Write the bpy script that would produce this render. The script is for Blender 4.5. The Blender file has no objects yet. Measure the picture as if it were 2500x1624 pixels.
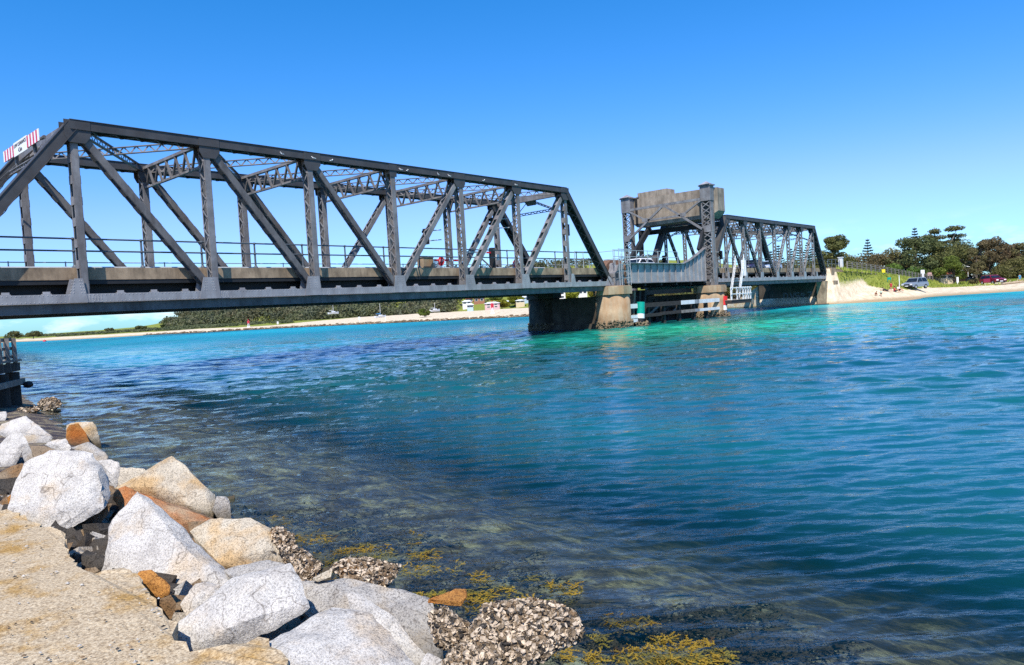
import bpy, bmesh, math, random
import numpy as np
from mathutils import Vector, Matrix, noise

S = bpy.context.scene
COL = S.collection
R = math.radians

# ------------------------------------------------------------------ camera
FPX, CH = 1753.5, 2.25                       # focal length in photo pixels, eye height above the water
YAW, PIT, ROL = R(48.335), R(-2.105), R(-3.403)
_f = Vector((math.sin(YAW)*math.cos(PIT), math.cos(YAW)*math.cos(PIT), math.sin(PIT)))
_r = _f.cross(Vector((0, 0, 1))).normalized(); _u = _r.cross(_f)
RT = _r*math.cos(ROL) + _u*math.sin(ROL)
UP = -_r*math.sin(ROL) + _u*math.cos(ROL)
cam = bpy.data.cameras.new('camera'); co = bpy.data.objects.new('camera', cam); COL.objects.link(co)
cam.sensor_width = 36.0; cam.lens = FPX/2500*36.0; cam.clip_end = 20000; cam.clip_start = .05
m = Matrix((RT, UP, -_f)).transposed().to_4x4(); m.translation = (0, 0, CH); co.matrix_world = m
S.camera = co

# ------------------------------------------------------------------ sky and sun
SUN_EL, SUN_AZ = R(54), math.atan2(-.84, -.54)      # azimuth as a vector (x, y) = (sin, cos)
sd = Vector((math.sin(SUN_AZ)*math.cos(SUN_EL), math.cos(SUN_AZ)*math.cos(SUN_EL), math.sin(SUN_EL)))
sl = bpy.data.lights.new('sun', 'SUN'); sl.energy = 5.0; sl.angle = R(.55); sl.color = (1, .94, .84)
so = bpy.data.objects.new('sun', sl); COL.objects.link(so)
so.rotation_euler = sd.to_track_quat('Z', 'Y').to_euler()
W = bpy.data.worlds.new('World'); S.world = W; W.use_nodes = True
wn = W.node_tree; wn.nodes.clear()
def wnode(t, **k):
    n = wn.nodes.new(t)
    for a, b in k.items(): setattr(n, a, b)
    return n
sky = wnode('ShaderNodeTexSky', sky_type='NISHITA', sun_disc=False)
sky.sun_elevation = SUN_EL; sky.sun_rotation = SUN_AZ; sky.air_density = 1.0; sky.dust_density = .35; sky.ozone_density = 2.2
hs = wnode('ShaderNodeHueSaturation'); hs.inputs['Saturation'].default_value = 1.12; hs.inputs['Value'].default_value = 1.0
tc = wnode('ShaderNodeTexCoord'); sp = wnode('ShaderNodeSeparateXYZ'); mp = wnode('ShaderNodeMapping')
mp.inputs['Scale'].default_value = (9, 9, 26)
nz = wnode('ShaderNodeTexNoise'); nz.inputs['Scale'].default_value = 1.6; nz.inputs['Detail'].default_value = 7; nz.inputs['Roughness'].default_value = .58
cr = wnode('ShaderNodeValToRGB'); cr.color_ramp.elements[0].position = .50; cr.color_ramp.elements[1].position = .72
hm = wnode('ShaderNodeMapRange'); hm.inputs['From Min'].default_value = .012; hm.inputs['From Max'].default_value = .085
hm.inputs['To Min'].default_value = .62; hm.inputs['To Max'].default_value = 0
mu = wnode('ShaderNodeMath', operation='MULTIPLY'); mx = wnode('ShaderNodeMix', data_type='RGBA')
mx.inputs['B'].default_value = (9.0, 9.3, 9.6, 1)
bg = wnode('ShaderNodeBackground'); bg.inputs['Strength'].default_value = .125; wo = wnode('ShaderNodeOutputWorld')
L = wn.links.new
L(sky.outputs[0], hs.inputs['Color']); L(tc.outputs['Generated'], sp.inputs[0]); L(tc.outputs['Generated'], mp.inputs[0])
L(mp.outputs[0], nz.inputs['Vector']); L(nz.outputs['Fac'], cr.inputs[0]); L(sp.outputs['Z'], hm.inputs['Value'])
L(cr.outputs[0], mu.inputs[0]); L(hm.outputs[0], mu.inputs[1]); L(mu.outputs[0], mx.inputs['Factor'])
tn_ = wnode('ShaderNodeMix', data_type='RGBA', blend_type='MULTIPLY'); tn_.inputs['Factor'].default_value = 1; tn_.inputs['B'].default_value = (.64, .88, 1.36, 1)
L(hs.outputs[0], tn_.inputs['A']); 
sc_ = wnode('ShaderNodeSeparateColor'); cc_ = wnode('ShaderNodeCombineColor'); KS = .125*2**.35        # deepen the blue overhead: red falls faster with height
m1 = wnode('ShaderNodeMath', operation='MULTIPLY'); m1.inputs[1].default_value = KS
m2 = wnode('ShaderNodeMath', operation='POWER'); m2.inputs[1].default_value = 2.1
m3 = wnode('ShaderNodeMath', operation='MULTIPLY'); m3.inputs[1].default_value = 4.6/KS
L(tn_.outputs['Result'], sc_.inputs[0]); L(sc_.outputs[0], m1.inputs[0]); L(m1.outputs[0], m2.inputs[0]); L(m2.outputs[0], m3.inputs[0])
m4 = wnode('ShaderNodeMath', operation='MULTIPLY'); m4.inputs[1].default_value = .52; m5 = wnode('ShaderNodeMath', operation='SMOOTH_MIN'); m5.inputs[2].default_value = 1.2
L(sc_.outputs[1], m4.inputs[0]); L(m3.outputs[0], m5.inputs[0]); L(m4.outputs[0], m5.inputs[1]); L(m5.outputs[0], cc_.inputs[0]); L(sc_.outputs[1], cc_.inputs[1]); L(sc_.outputs[2], cc_.inputs[2]); L(cc_.outputs[0], mx.inputs['A']); L(mx.outputs['Result'], bg.inputs[0]); L(bg.outputs[0], wo.inputs[0])
S.view_settings.view_transform = 'Standard'; S.view_settings.look = 'None'
S.view_settings.exposure = 0.35; S.view_settings.gamma = 1.0
S.render.engine = 'CYCLES'; S.cycles.use_denoising = False; S.cycles.max_bounces = 5; S.cycles.diffuse_bounces = 2; S.cycles.glossy_bounces = 3; S.cycles.transparent_max_bounces = 8
S.cycles.caustics_reflective = False; S.cycles.caustics_refractive = False

# ------------------------------------------------------------------ helpers
def ray(px, py): return _f + RT*((px-1250)/FPX) + UP*((812-py)/FPX)
EYE = Vector((0, 0, CH))
def at(px, py, depth): return EYE + ray(px, py)*depth
def onz(px, py, z): d = ray(px, py); return EYE + d*((z-CH)/d.z)
def ony(px, py, y): d = ray(px, py); return EYE + d*(y/d.y)

class MB:
    """collects shapes for one mesh object, in world coordinates"""
    def __init__(s, org=(0, 0, 0)): s.v = []; s.f = []; s.o = Vector(org); s.mi = []
    def add(s, vs, fs, mi=0):
        n = len(s.v); s.v += [tuple(v) for v in vs]; s.f += [tuple(i+n for i in f) for f in fs]; s.mi += [mi]*len(fs); return s
    def box(s, lo, hi, mi=0):
        x0, y0, z0 = lo; x1, y1, z1 = hi
        return s.add([(x0,y0,z0),(x1,y0,z0),(x1,y1,z0),(x0,y1,z0),(x0,y0,z1),(x1,y0,z1),(x1,y1,z1),(x0,y1,z1)],
              [(0,3,2,1),(4,5,6,7),(0,1,5,4),(1,2,6,5),(2,3,7,6),(3,0,4,7)], mi)
    def beam(s, a, b, w, h, side=(0,1,0), mi=0):
        """box from a to b; w along 'side', h across"""
        a = Vector(a); b = Vector(b); d = (b-a)
        if d.length < 1e-6: return s
        d.normalize(); sv = Vector(side); sv = (sv - d*sv.dot(d))
        if sv.length < 1e-4: sv = d.orthogonal()
        sv.normalize(); hv = d.cross(sv)
        sv = sv*(w/2); hv = hv*(h/2)
        vs = [a-sv-hv, a+sv-hv, a+sv+hv, a-sv+hv, b-sv-hv, b+sv-hv, b+sv+hv, b-sv+hv]
        return s.add(vs, [(0,3,2,1),(4,5,6,7),(0,1,5,4),(1,2,6,5),(2,3,7,6),(3,0,4,7)], mi)
    def cyl(s, a, b, r0, r1=None, n=8, cap=True, mi=0):
        a = Vector(a); b = Vector(b); r1 = r0 if r1 is None else r1
        d = (b-a).normalized(); e1 = d.orthogonal().normalized(); e2 = d.cross(e1)
        vs = []
        for p, r in ((a, r0), (b, r1)):
            for i in range(n):
                t = 2*math.pi*i/n; vs.append(p + e1*(r*math.cos(t)) + e2*(r*math.sin(t)))
        fs = [(i, (i+1) % n, n+(i+1) % n, n+i) for i in range(n)]
        if cap: fs += [tuple(range(n-1, -1, -1)), tuple(range(n, 2*n))]
        return s.add(vs, fs, mi)
    def path(s, pts, r, n=6, mi=0):
        for a, b in zip(pts[:-1], pts[1:]): s.cyl(a, b, r, r, n, True, mi)
        return s
    def prism(s, poly, d, mi=0):
        """planar polygon (3-d points) pushed along vector d"""
        n = len(poly); d = Vector(d); vs = [Vector(p) for p in poly] + [Vector(p)+d for p in poly]
        fs = [tuple(range(n-1, -1, -1)), tuple(range(n, 2*n))] + [(i, (i+1) % n, n+(i+1) % n, n+i) for i in range(n)]
        return s.add(vs, fs, mi)
    def lathe(s, c, prof, n=20, mi=0):
        c = Vector(c); vs = []
        for r, z in prof:
            for i in range(n):
                t = 2*math.pi*i/n; vs.append((c.x+r*math.cos(t), c.y+r*math.sin(t), c.z+z))
        fs = []
        for k in range(len(prof)-1):
            for i in range(n): fs.append((k*n+i, k*n+(i+1) % n, (k+1)*n+(i+1) % n, (k+1)*n+i))
        fs.append(tuple(range(n-1, -1, -1))); fs.append(tuple(range((len(prof)-1)*n, len(prof)*n)))
        return s.add(vs, fs, mi)
    def build(s, name, mat, parent=None, smooth=False, fix=False):
        me = bpy.data.meshes.new(name)
        o = s.o
        me.from_pydata([(x-o.x, y-o.y, z-o.z) for x, y, z in s.v], [], s.f)
        for mm in (mat if isinstance(mat, (list, tuple)) else [mat]): me.materials.append(mm)
        if isinstance(mat, (list, tuple)): me.polygons.foreach_set('material_index', s.mi)
        if smooth: me.polygons.foreach_set('use_smooth', [True]*len(me.polygons))
        if fix:
            bm = bmesh.new(); bm.from_mesh(me); bmesh.ops.recalc_face_normals(bm, faces=bm.faces); bm.to_mesh(me); bm.free()
        ob = bpy.data.objects.new(name, me); COL.objects.link(ob)
        if parent is not None: ob.parent = parent
        else: ob.location = o
        return ob

def tag(o, label, cat, group=None, kind=None):
    if label: o['label'] = label
    if cat: o['category'] = cat
    if group: o['group'] = group
    if kind: o['kind'] = kind
    return o
def thing(name, loc, label, cat, group=None):
    o = bpy.data.objects.new(name, None); COL.objects.link(o); o.location = loc; o.empty_display_size = .3
    return tag(o, label, cat, group)
def copy_tree(o, parent=None):
    c = o.copy(); COL.objects.link(c)
    if parent is not None: c.parent = parent
    for ch in list(o.children): copy_tree(ch, c)
    return c

# ------------------------------------------------------------------ materials
MATS = {}
def nmat(name):
    m = bpy.data.materials.new(name); m.use_nodes = True; MATS[name] = m
    nt = m.node_tree; b = nt.nodes['Principled BSDF']
    return m, nt, b
def node(nt, t, **k):
    n = nt.nodes.new(t)
    for a, b in k.items():
        if a.startswith('i_'): n.inputs[a[2:].replace('_', ' ')].default_value = b
        else: setattr(n, a, b)
    return n
def ramp(nt, stops):
    n = nt.nodes.new('ShaderNodeValToRGB'); e = n.color_ramp.elements
    while len(e) < len(stops): e.new(.5)
    for q, (p, c) in zip(e, stops): q.position = p; q.color = (*c, 1) if len(c) == 3 else c
    return n
def mixc(nt, fac, a, b, blend='MIX'):
    n = nt.nodes.new('ShaderNodeMix'); n.data_type = 'RGBA'; n.blend_type = blend
    for sock, v in (('Factor', fac), ('A', a), ('B', b)):
        if hasattr(v, 'links') or hasattr(v, 'is_linked'): nt.links.new(v, n.inputs[sock])
        else: n.inputs[sock].default_value = v if sock == 'Factor' else (*v, 1)
    return n.outputs['Result']
def pos(nt, scale=(1, 1, 1), rot=0.0, obj=False):
    if obj: src = node(nt, 'ShaderNodeTexCoord').outputs['Object']
    else: src = node(nt, 'ShaderNodeNewGeometry').outputs['Position']
    mpn = node(nt, 'ShaderNodeMapping'); mpn.inputs['Scale'].default_value = scale; mpn.inputs['Rotation'].default_value = (0, 0, rot)
    nt.links.new(src, mpn.inputs[0]); return mpn.outputs[0]
def noise_tex(nt, vec, scale, detail=4, rough=.55):
    n = node(nt, 'ShaderNodeTexNoise'); n.inputs['Scale'].default_value = scale; n.inputs['Detail'].default_value = detail
    n.inputs['Roughness'].default_value = rough; nt.links.new(vec, n.inputs['Vector']); return n.outputs['Fac']
def bump(nt, b, h, strength=.3, dist=.05, prev=None):
    n = node(nt, 'ShaderNodeBump'); n.inputs['Strength'].default_value = strength; n.inputs['Distance'].default_value = dist
    nt.links.new(h, n.inputs['Height'])
    if prev: nt.links.new(prev, n.inputs['Normal'])
    nt.links.new(n.outputs[0], b.inputs['Normal']); return n.outputs[0]
def simple(name, c, rough=.6, metal=0.0, var=.25, scale=3.0, spec=.4, streak=None, sscale=1.5):
    """plain paint with a mottle of its own and optional vertical streaks"""
    m, nt, b = nmat(name)
    p = pos(nt); n1 = noise_tex(nt, p, scale, 5, .6)
    dk = tuple(x*(1-var) for x in c); lt = tuple(min(1, x*(1+var)) for x in c)
    rp = ramp(nt, [(.3, dk), (.7, lt)]); nt.links.new(n1, rp.inputs[0]); out = rp.outputs[0]
    if streak:
        p2 = pos(nt, (1, 1, .22)); n2 = noise_tex(nt, p2, sscale, 8, .72)
        r2 = ramp(nt, [(.44, (0, 0, 0)), (.74, (.85, .85, .85))]); nt.links.new(n2, r2.inputs[0])
        out = mixc(nt, r2.outputs[0], out, streak)
    nt.links.new(out, b.inputs['Base Color'])
    b.inputs['Roughness'].default_value = rough; b.inputs['Metallic'].default_value = metal
    b.inputs['Specular IOR Level'].default_value = spec
    n3 = noise_tex(nt, p, scale*7, 3); bump(nt, b, n3, .25, .01)
    return m
# ------------------------------------------------------------------ material library
STEEL = simple('steel_paint', (.205, .198, .198), .55, .0, .3, 1.6, .35, streak=(.075, .058, .052))
STEEL_C = simple('steel_dark_chord', (.058, .058, .06), .55, .0, .3, 1.6, .35, streak=(.06, .05, .045))
STEEL_M = simple('steel_brown_grey', (.14, .133, .13), .55, .0, .35, 1.6, .35, streak=(.05, .036, .03))
STEEL_L = simple('steel_grey_plate', (.30, .295, .30), .5, .0, .22, 1.4, .45, streak=(.17, .15, .15))
STEEL_D = simple('steel_dark', (.02, .02, .021), .6, .0, .3, 2.0, .35)  # darkened so the deep shade below the deck sits in the colour
GALV = simple('galvanised_steel', (.42, .44, .45), .45, .3, .15, 4.0)
RAILM = simple('rail_paint', (.085, .10, .115), .5, .0, .2, 4.0)
CONC = simple('weathered_concrete', (.34, .25, .165), .9, 0, .4, 1.1, .2, streak=(.085, .06, .042), sscale=2.2)
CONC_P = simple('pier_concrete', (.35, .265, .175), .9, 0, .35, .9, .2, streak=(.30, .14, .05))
CONC_W = simple('counterweight_concrete', (.31, .255, .20), .9, 0, .35, .8, .2, streak=(.085, .068, .05), sscale=1.9)
CONC_D = simple('stained_shaded_concrete', (.085, .068, .05), .9, 0, .45, 1.1, .2, streak=(.025, .02, .018))  # stains, plus the shade below the bridge mixed into the dark base
ROAD = simple('asphalt', (.06, .06, .062), .9, 0, .2, 5)
WHITE = simple('white_paint', (.78, .78, .77), .5, 0, .06, 5, streak=(.55, .52, .47))
REDP = simple('red_paint', (.62, .02, .02), .45, 0, .1, 5)
GREENP = simple('green_paint', (.0, .30, .22), .45, 0, .1, 5)
TIMBER = simple('wet_timber', (.035, .03, .027), .85, 0, .4, 6)
TIMBER_G = simple('grey_timber', (.24, .21, .18), .85, 0, .35, 6, streak=(.12, .10, .09))
BLACK = simple('black_plastic', (.012, .012, .014), .4, 0, .2, 5)
GLASS_D = simple('dark_glass', (.02, .028, .04), .08, 0, .1, 5, spec=.8)
TYRE = simple('tyre_rubber', (.02, .02, .02), .85, 0, .2, 5)
def flat(name, c, rough=.6, spec=.4, var=.08): return simple(name, c, rough, 0, var, 6, spec)

def granite(name, base, dark, warm, warm_amt):
    m, nt, b = nmat(name)
    p = pos(nt)
    sp1 = noise_tex(nt, p, 80, 3, .62); sp2 = noise_tex(nt, p, 210, 2, .6); big = noise_tex(nt, p, 2.4, 6, .6)
    r1 = ramp(nt, [(.36, dark), (.50, base), (.72, tuple(min(1, x*1.12) for x in base))]); nt.links.new(sp1, r1.inputs[0])
    r2 = ramp(nt, [(.38, (.55, .54, .54)), (.50, (1, 1, 1))]); nt.links.new(sp2, r2.inputs[0])
    c = mixc(nt, .75, r1.outputs[0], r2.outputs[0], 'MULTIPLY')
    r3 = ramp(nt, [(.56-warm_amt*.2, (0, 0, 0)), (.70-warm_amt*.15, (1, 1, 1))]); nt.links.new(big, r3.inputs[0])
    c = mixc(nt, r3.outputs[0], c, mixc(nt, .8, c, warm, 'MULTIPLY'))
    # worn, greyer patches
    n4 = noise_tex(nt, p, 5.5, 5, .65); r4 = ramp(nt, [(.32, (.66, .65, .65)), (.56, (1, 1, 1))]); nt.links.new(n4, r4.inputs[0])
    c = mixc(nt, .8, c, r4.outputs[0], 'MULTIPLY')
    # hairline cracks, and a wet dark band near the waterline
    n7 = noise_tex(nt, p, 2.1, 3, .5); sb = node(nt, 'ShaderNodeMath', operation='SUBTRACT'); nt.links.new(n7, sb.inputs[0]); sb.inputs[1].default_value = .5
    ab = node(nt, 'ShaderNodeMath', operation='ABSOLUTE'); nt.links.new(sb.outputs[0], ab.inputs[0]); r7 = ramp(nt, [(.0, (.35, .32, .30)), (.006, (1, 1, 1))]); nt.links.new(ab.outputs[0], r7.inputs[0])
    c = mixc(nt, .8, c, r7.outputs[0], 'MULTIPLY')
    g = node(nt, 'ShaderNodeNewGeometry'); sx = node(nt, 'ShaderNodeSeparateXYZ'); nt.links.new(g.outputs['Position'], sx.inputs[0])
    ma = node(nt, 'ShaderNodeMath', operation='MULTIPLY_ADD'); nt.links.new(n4, ma.inputs[0]); ma.inputs[1].default_value = -.25; nt.links.new(sx.outputs['Z'], ma.inputs[2])
    r8 = node(nt, 'ShaderNodeMapRange'); r8.inputs['From Min'].default_value = -.10; r8.inputs['From Max'].default_value = .14; nt.links.new(ma.outputs[0], r8.inputs['Value'])
    c = mixc(nt, r8.outputs[0], (.075, .06, .038), c)
    nt.links.new(c, b.inputs['Base Color']); b.inputs['Roughness'].default_value = .85; b.inputs['Specular IOR Level'].default_value = .25
    n5 = noise_tex(nt, p, 14, 8, .7); b1 = bump(nt, b, n5, .6, .05)
    n6 = noise_tex(nt, p, 75, 4, .7); bump(nt, b, n6, .5, .012, b1)
    return m
GR_W = granite('white_granite', (.62, .58, .525), (.35, .325, .295), (.95, .80, .62), .12)
GR_T = granite('tan_granite', (.60, .52, .40), (.29, .25, .19), (.95, .70, .40), .5)
GR_G = granite('grey_granite', (.46, .43, .39), (.20, .185, .17), (.95, .78, .55), .35)
GR_R = granite('rusty_granite', (.50, .34, .20), (.26, .15, .08), (.95, .45, .18), .85)
GR_O = granite('orange_stone', (.48, .22, .055), (.22, .08, .02), (.9, .55, .3), .6)
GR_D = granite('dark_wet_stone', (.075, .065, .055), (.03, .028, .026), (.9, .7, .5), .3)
GR_B = granite('brown_stone', (.27, .20, .13), (.13, .095, .06), (.95, .65, .35), .6)

def platform_mat():
    m, nt, b = nmat('sandy_concrete')
    p = pos(nt)
    n1 = noise_tex(nt, p, 60, 4, .7); n2 = noise_tex(nt, p, 2.6, 6, .65); n3 = noise_tex(nt, p, 17, 5, .7)
    r1 = ramp(nt, [(.36, (.25, .18, .11)), (.52, (.50, .39, .255)), (.68, (.64, .53, .37))]); nt.links.new(n1, r1.inputs[0])
    r2 = ramp(nt, [(.50, (0, 0, 0)), (.66, (1, 1, 1))]); nt.links.new(n2, r2.inputs[0])
    c = mixc(nt, r2.outputs[0], r1.outputs[0], mixc(nt, .85, r1.outputs[0], (.80, .58, .22), 'MULTIPLY'))
    r3 = ramp(nt, [(.30, (.6, .57, .53)), (.48, (1, 1, 1))]); nt.links.new(n3, r3.inputs[0])
    c = mixc(nt, .55, c, r3.outputs[0], 'MULTIPLY')
    nt.links.new(c, b.inputs['Base Color']); b.inputs['Roughness'].default_value = .95; b.inputs['Specular IOR Level'].default_value = .15
    b1 = bump(nt, b, n3, .6, .03); bump(nt, b, n1, .6, .012, b1)
    return m
PLAT = platform_mat()

def foliage(name, c1, c2, hue=.03):
    m, nt, b = nmat(name)
    oi = node(nt, 'ShaderNodeObjectInfo'); p = pos(nt); n1 = noise_tex(nt, p, .9, 4, .7)
    rp = ramp(nt, [(.32, c1), (.68, c2)]); nt.links.new(n1, rp.inputs[0])
    h = node(nt, 'ShaderNodeHueSaturation'); nt.links.new(rp.outputs[0], h.inputs['Color'])
    mr = node(nt, 'ShaderNodeMapRange'); mr.inputs['To Min'].default_value = .5-hue; mr.inputs['To Max'].default_value = .5+hue
    nt.links.new(oi.outputs['Random'], mr.inputs['Value']); nt.links.new(mr.outputs[0], h.inputs['Hue'])
    nt.links.new(h.outputs[0], b.inputs['Base Color']); b.inputs['Roughness'].default_value = .75; b.inputs['Specular IOR Level'].default_value = .2
    tr = node(nt, 'ShaderNodeBsdfTranslucent'); nt.links.new(h.outputs[0], tr.inputs['Color'])
    ms = node(nt, 'ShaderNodeMixShader'); ms.inputs[0].default_value = .25
    nt.links.new(b.outputs[0], ms.inputs[1]); nt.links.new(tr.outputs[0], ms.inputs[2])
    nt.links.new(ms.outputs[0], nt.nodes['Material Output'].inputs['Surface'])
    return m
F_DARK = foliage('dark_foliage', (.055, .068, .026), (.16, .175, .065))
F_FAR1 = foliage('far_olive_wood', (.075, .082, .04), (.17, .175, .085)); F_FAR2 = foliage('far_grey_wood', (.06, .07, .045), (.145, .15, .09)); F_FAR3 = foliage('far_brown_wood', (.085, .078, .045), (.18, .165, .095))  # lightened greens put distance haze into the leaf colour
F_OLIVE = foliage('olive_foliage', (.065, .068, .022), (.20, .19, .062))
F_BROWN = foliage('sheoak_foliage', (.07, .055, .026), (.21, .17, .078))
F_BRIGHT = foliage('bright_foliage', (.055, .085, .012), (.17, .22, .04))
F_PINE = foliage('pine_foliage', (.028, .045, .022), (.075, .10, .045))
F_YEL = foliage('yellow_green_foliage', (.12, .12, .012), (.30, .27, .03))
F_GRASS = foliage('grass_blades', (.20, .27, .03), (.50, .48, .11))
F_WEED = foliage('seaweed', (.13, .075, .008), (.42, .28, .035), .0)
F_KELP = foliage('dark_kelp', (.025, .016, .012), (.09, .062, .035), .0)
BARK = simple('bark', (.10, .08, .065), .9, 0, .35, 8)
BARK_L = simple('pale_bark', (.30, .27, .23), .9, 0, .3, 6)

# ------------------------------------------------------------------ numpy mesh
def np_mesh(name, V, F, mats, parent=None, smooth=False, attrs=None, loc=None):
    me = bpy.data.meshes.new(name); V = np.asarray(V, np.float32); F = np.asarray(F, np.int32); k = F.shape[1]
    me.vertices.add(len(V)); me.vertices.foreach_set('co', V.ravel())
    me.loops.add(F.size); me.loops.foreach_set('vertex_index', F.ravel())
    me.polygons.add(len(F)); me.polygons.foreach_set('loop_start', np.arange(len(F), dtype=np.int32)*k)
    me.polygons.foreach_set('loop_total', np.full(len(F), k, np.int32))
    if smooth: me.polygons.foreach_set('use_smooth', np.ones(len(F), bool))
    for mm in (mats if isinstance(mats, (list, tuple)) else [mats]): me.materials.append(mm)
    me.update(calc_edges=True)
    for an, av in (attrs or {}).items():
        a = me.attributes.new(an, 'FLOAT', 'POINT'); a.data.foreach_set('value', np.asarray(av, np.float32))
    o = bpy.data.objects.new(name, me); COL.objects.link(o)
    if parent is not None: o.parent = parent
    if loc is not None: o.location = loc
    return o
def grid_faces(nr, nc):
    i = np.arange(nr-1)[:, None]*nc + np.arange(nc-1)[None, :]; i = i.ravel()
    return np.stack([i, i+1, i+nc+1, i+nc], 1)
def vnoise(x, y, seed, scale):
    """smooth value noise on numpy arrays"""
    rng = np.random.RandomState(seed); T = rng.rand(64, 64)
    u = x/scale; v = y/scale; iu = np.floor(u).astype(int); iv = np.floor(v).astype(int); fu = u-iu; fv = v-iv
    fu = fu*fu*(3-2*fu); fv = fv*fv*(3-2*fv)
    g = lambda a, b: T[a % 64, b % 64]
    return (g(iu, iv)*(1-fu)+g(iu+1, iv)*fu)*(1-fv)+(g(iu, iv+1)*(1-fu)+g(iu+1, iv+1)*fu)*fv
def fbm(x, y, seed, scale, o=4):
    s = 0; a = 1; t = 0
    for k in range(o): s = s+a*vnoise(x, y, seed+k, scale/2**k); t += a; a *= .5
    return s/t
sst = lambda a, b, x: (lambda t: t*t*(3-2*t))(np.clip((x-a)/(b-a), 0, 1))

# ------------------------------------------------------------------ the far bank (one terrain sheet)
SHORE = np.array([(-420, 760), (-60, 520), (36, 390), (66, 320), (73, 296), (73, 262), (78, 236), (88, 226), (92, 196), (99, 187), (104, 155),
                  (104.5, 123), (106.5, 92), (111, 66), (117, 50), (112, 43), (103, 41.5), (97.5, 41.2), (98.6, 31.4), (101.5, 30.6), (106, 29.4),
                  (111, 27.2), (118, 23.4), (123, 19.4), (127, 15.2), (131, 10.5), (139, -2), (152, -30), (180, -90), (260, -220), (900, -700)], float)
def land_dist(x, y):
    P = np.vstack([SHORE, [(4000, -700), (4000, 4000), (-420, 4000)]])
    d = np.full(x.shape, 1e9); ins = np.zeros(x.shape, bool)
    for i in range(len(P)):
        a = P[i]; b = P[(i+1) % len(P)]
        e = b-a; t = np.clip(((x-a[0])*e[0]+(y-a[1])*e[1])/(e@e), 0, 1)
        if i < len(SHORE)-1: d = np.minimum(d, np.hypot(x-a[0]-t*e[0], y-a[1]-t*e[1]))
        c = ((a[1] > y) != (b[1] > y)) & (x < (b[0]-a[0])*(y-a[1])/(b[1]-a[1]+1e-12)+a[0]); ins ^= c
    return np.where(ins, d, -d)
HILLS = [(168, 350, 20, 30, 3.0), (198, 326, 30, 40, 6.5), (222, 285, 55, 50, 10.5), (255, 225, 55, 50, 12.0), (285, 160, 60, 45, 11.0), (330, 250, 90, 90, 14.0),
         (240, 380, 60, 60, 6.0), (300, 95, 80, 40, 5.5)]
def ROADH(x): return np.interp(x, [98, 104, 118, 150, 185, 230], [4.75, 4.7, 4.2, 2.65, 1.55, 1.45])
def ground(x, y):
    x = np.asarray(x, float); y = np.asarray(y, float)
    d = land_dist(x, y)
    z = np.where(d < 0, np.maximum(d*.22, -2.6), np.interp(d, [0, 5, 12, 22, 60, 200], [0, .42, .95, 1.15, 1.5, 2.2]))
    spit = sst(55, 85, y)
    z = z*(1-spit) + spit*np.where(d < 0, np.maximum(d*.3, -2.6), np.interp(d, [0, 1.6, 3, 24, 42, 47, 70, 76, 100], [0, .5, .62, 1.2, 1.55, .6, .6, 1.4, 2.2]))
    hz = 0
    for hx, hy, sx, sy, hh in HILLS: hz = hz + hh*np.exp(-((x-hx)/sx)**2-((y-hy)/sy)**2)
    z = z + np.clip(hz, 0, 16)*sst(20, 75, d)
    rh = ROADH(x); dist = np.abs(y-36.2)-4.6
    bank = np.where(x > 99.5, rh-np.maximum(dist, 0)/1.9, -9)
    z = np.maximum(z, np.minimum(bank, np.where(np.abs(y-36.2) < 5.2, 9, .42*np.maximum(d, 0)+.1)))
    z = z + np.where(d > 3, (fbm(x, y, 5, 9)-.5)*.35, 0)*sst(3, 9, d)*np.where(np.abs(y-36.2) < 5, 0, 1)
    return z
def gz(x, y): return float(ground(np.array([x]), np.array([y]))[0])

xs = np.concatenate([np.arange(-420, 40, 20), np.arange(40, 96, 4), np.arange(96, 160, 1.3), np.arange(160, 340, 5), np.arange(340, 700, 30), np.geomspace(700, 4000, 10)])
ys = np.concatenate([-np.geomspace(700, 100, 8), np.arange(-90, 4, 6), np.arange(4, 60, 1.0), np.arange(60, 240, 4), np.arange(240, 440, 7), np.geomspace(440, 4000, 14)])
X, Y = np.meshgrid(xs, ys, indexing='ij'); Z = ground(X, Y); D_ = land_dist(X, Y)
gn = fbm(X, Y, 31, 14)
bankside = sst(99, 104, X)*sst(60, 50, Y)*sst(6, 12, Y)*sst(190, 176, X)
slope_z = ROADH(X)-np.maximum(np.abs(Y-36.2)-4.6, 0)/1.9
def grass_cover(x, y, z, g):
    ratio = y/np.maximum(x, 1); zt = np.interp(ratio, [.10, .235, .2512, .2685, .288, .2925, .2975, .32], [1.15, 1.2, 1.35, 1.9, 3.1, 4.4, 1.9, 1.7])
    return sst(-.12, .12, z+.9*(g-.5)-zt)*sst(102.3, 103.2, x)*sst(186, 176, x)*sst(33, 32.2, y)*sst(12, 17, y)
grassm = grass_cover(X, Y, Z, gn)
inland = sst(55, 85, Y)*sst(9, 15, D_+8*(gn-.5))*np.where(Y > 190, 1, sst(60, 72, D_))
inl2 = sst(40, 10, Y)*sst(40, 55, D_+10*(gn-.5))
grassm = np.maximum(grassm, np.maximum(inland, inl2)*.9)
roadm = sst(.2, -.4, np.abs(Y-36.2)-3.6)*sst(99, 100, X)*sst(50, 46, Y)
lane = sst(5.5, 3.5, np.abs(Y-(6+ (X-160)*.32)))*sst(157, 166, X)*sst(45, 30, Y)
roadm = np.maximum(roadm, lane)
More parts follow.
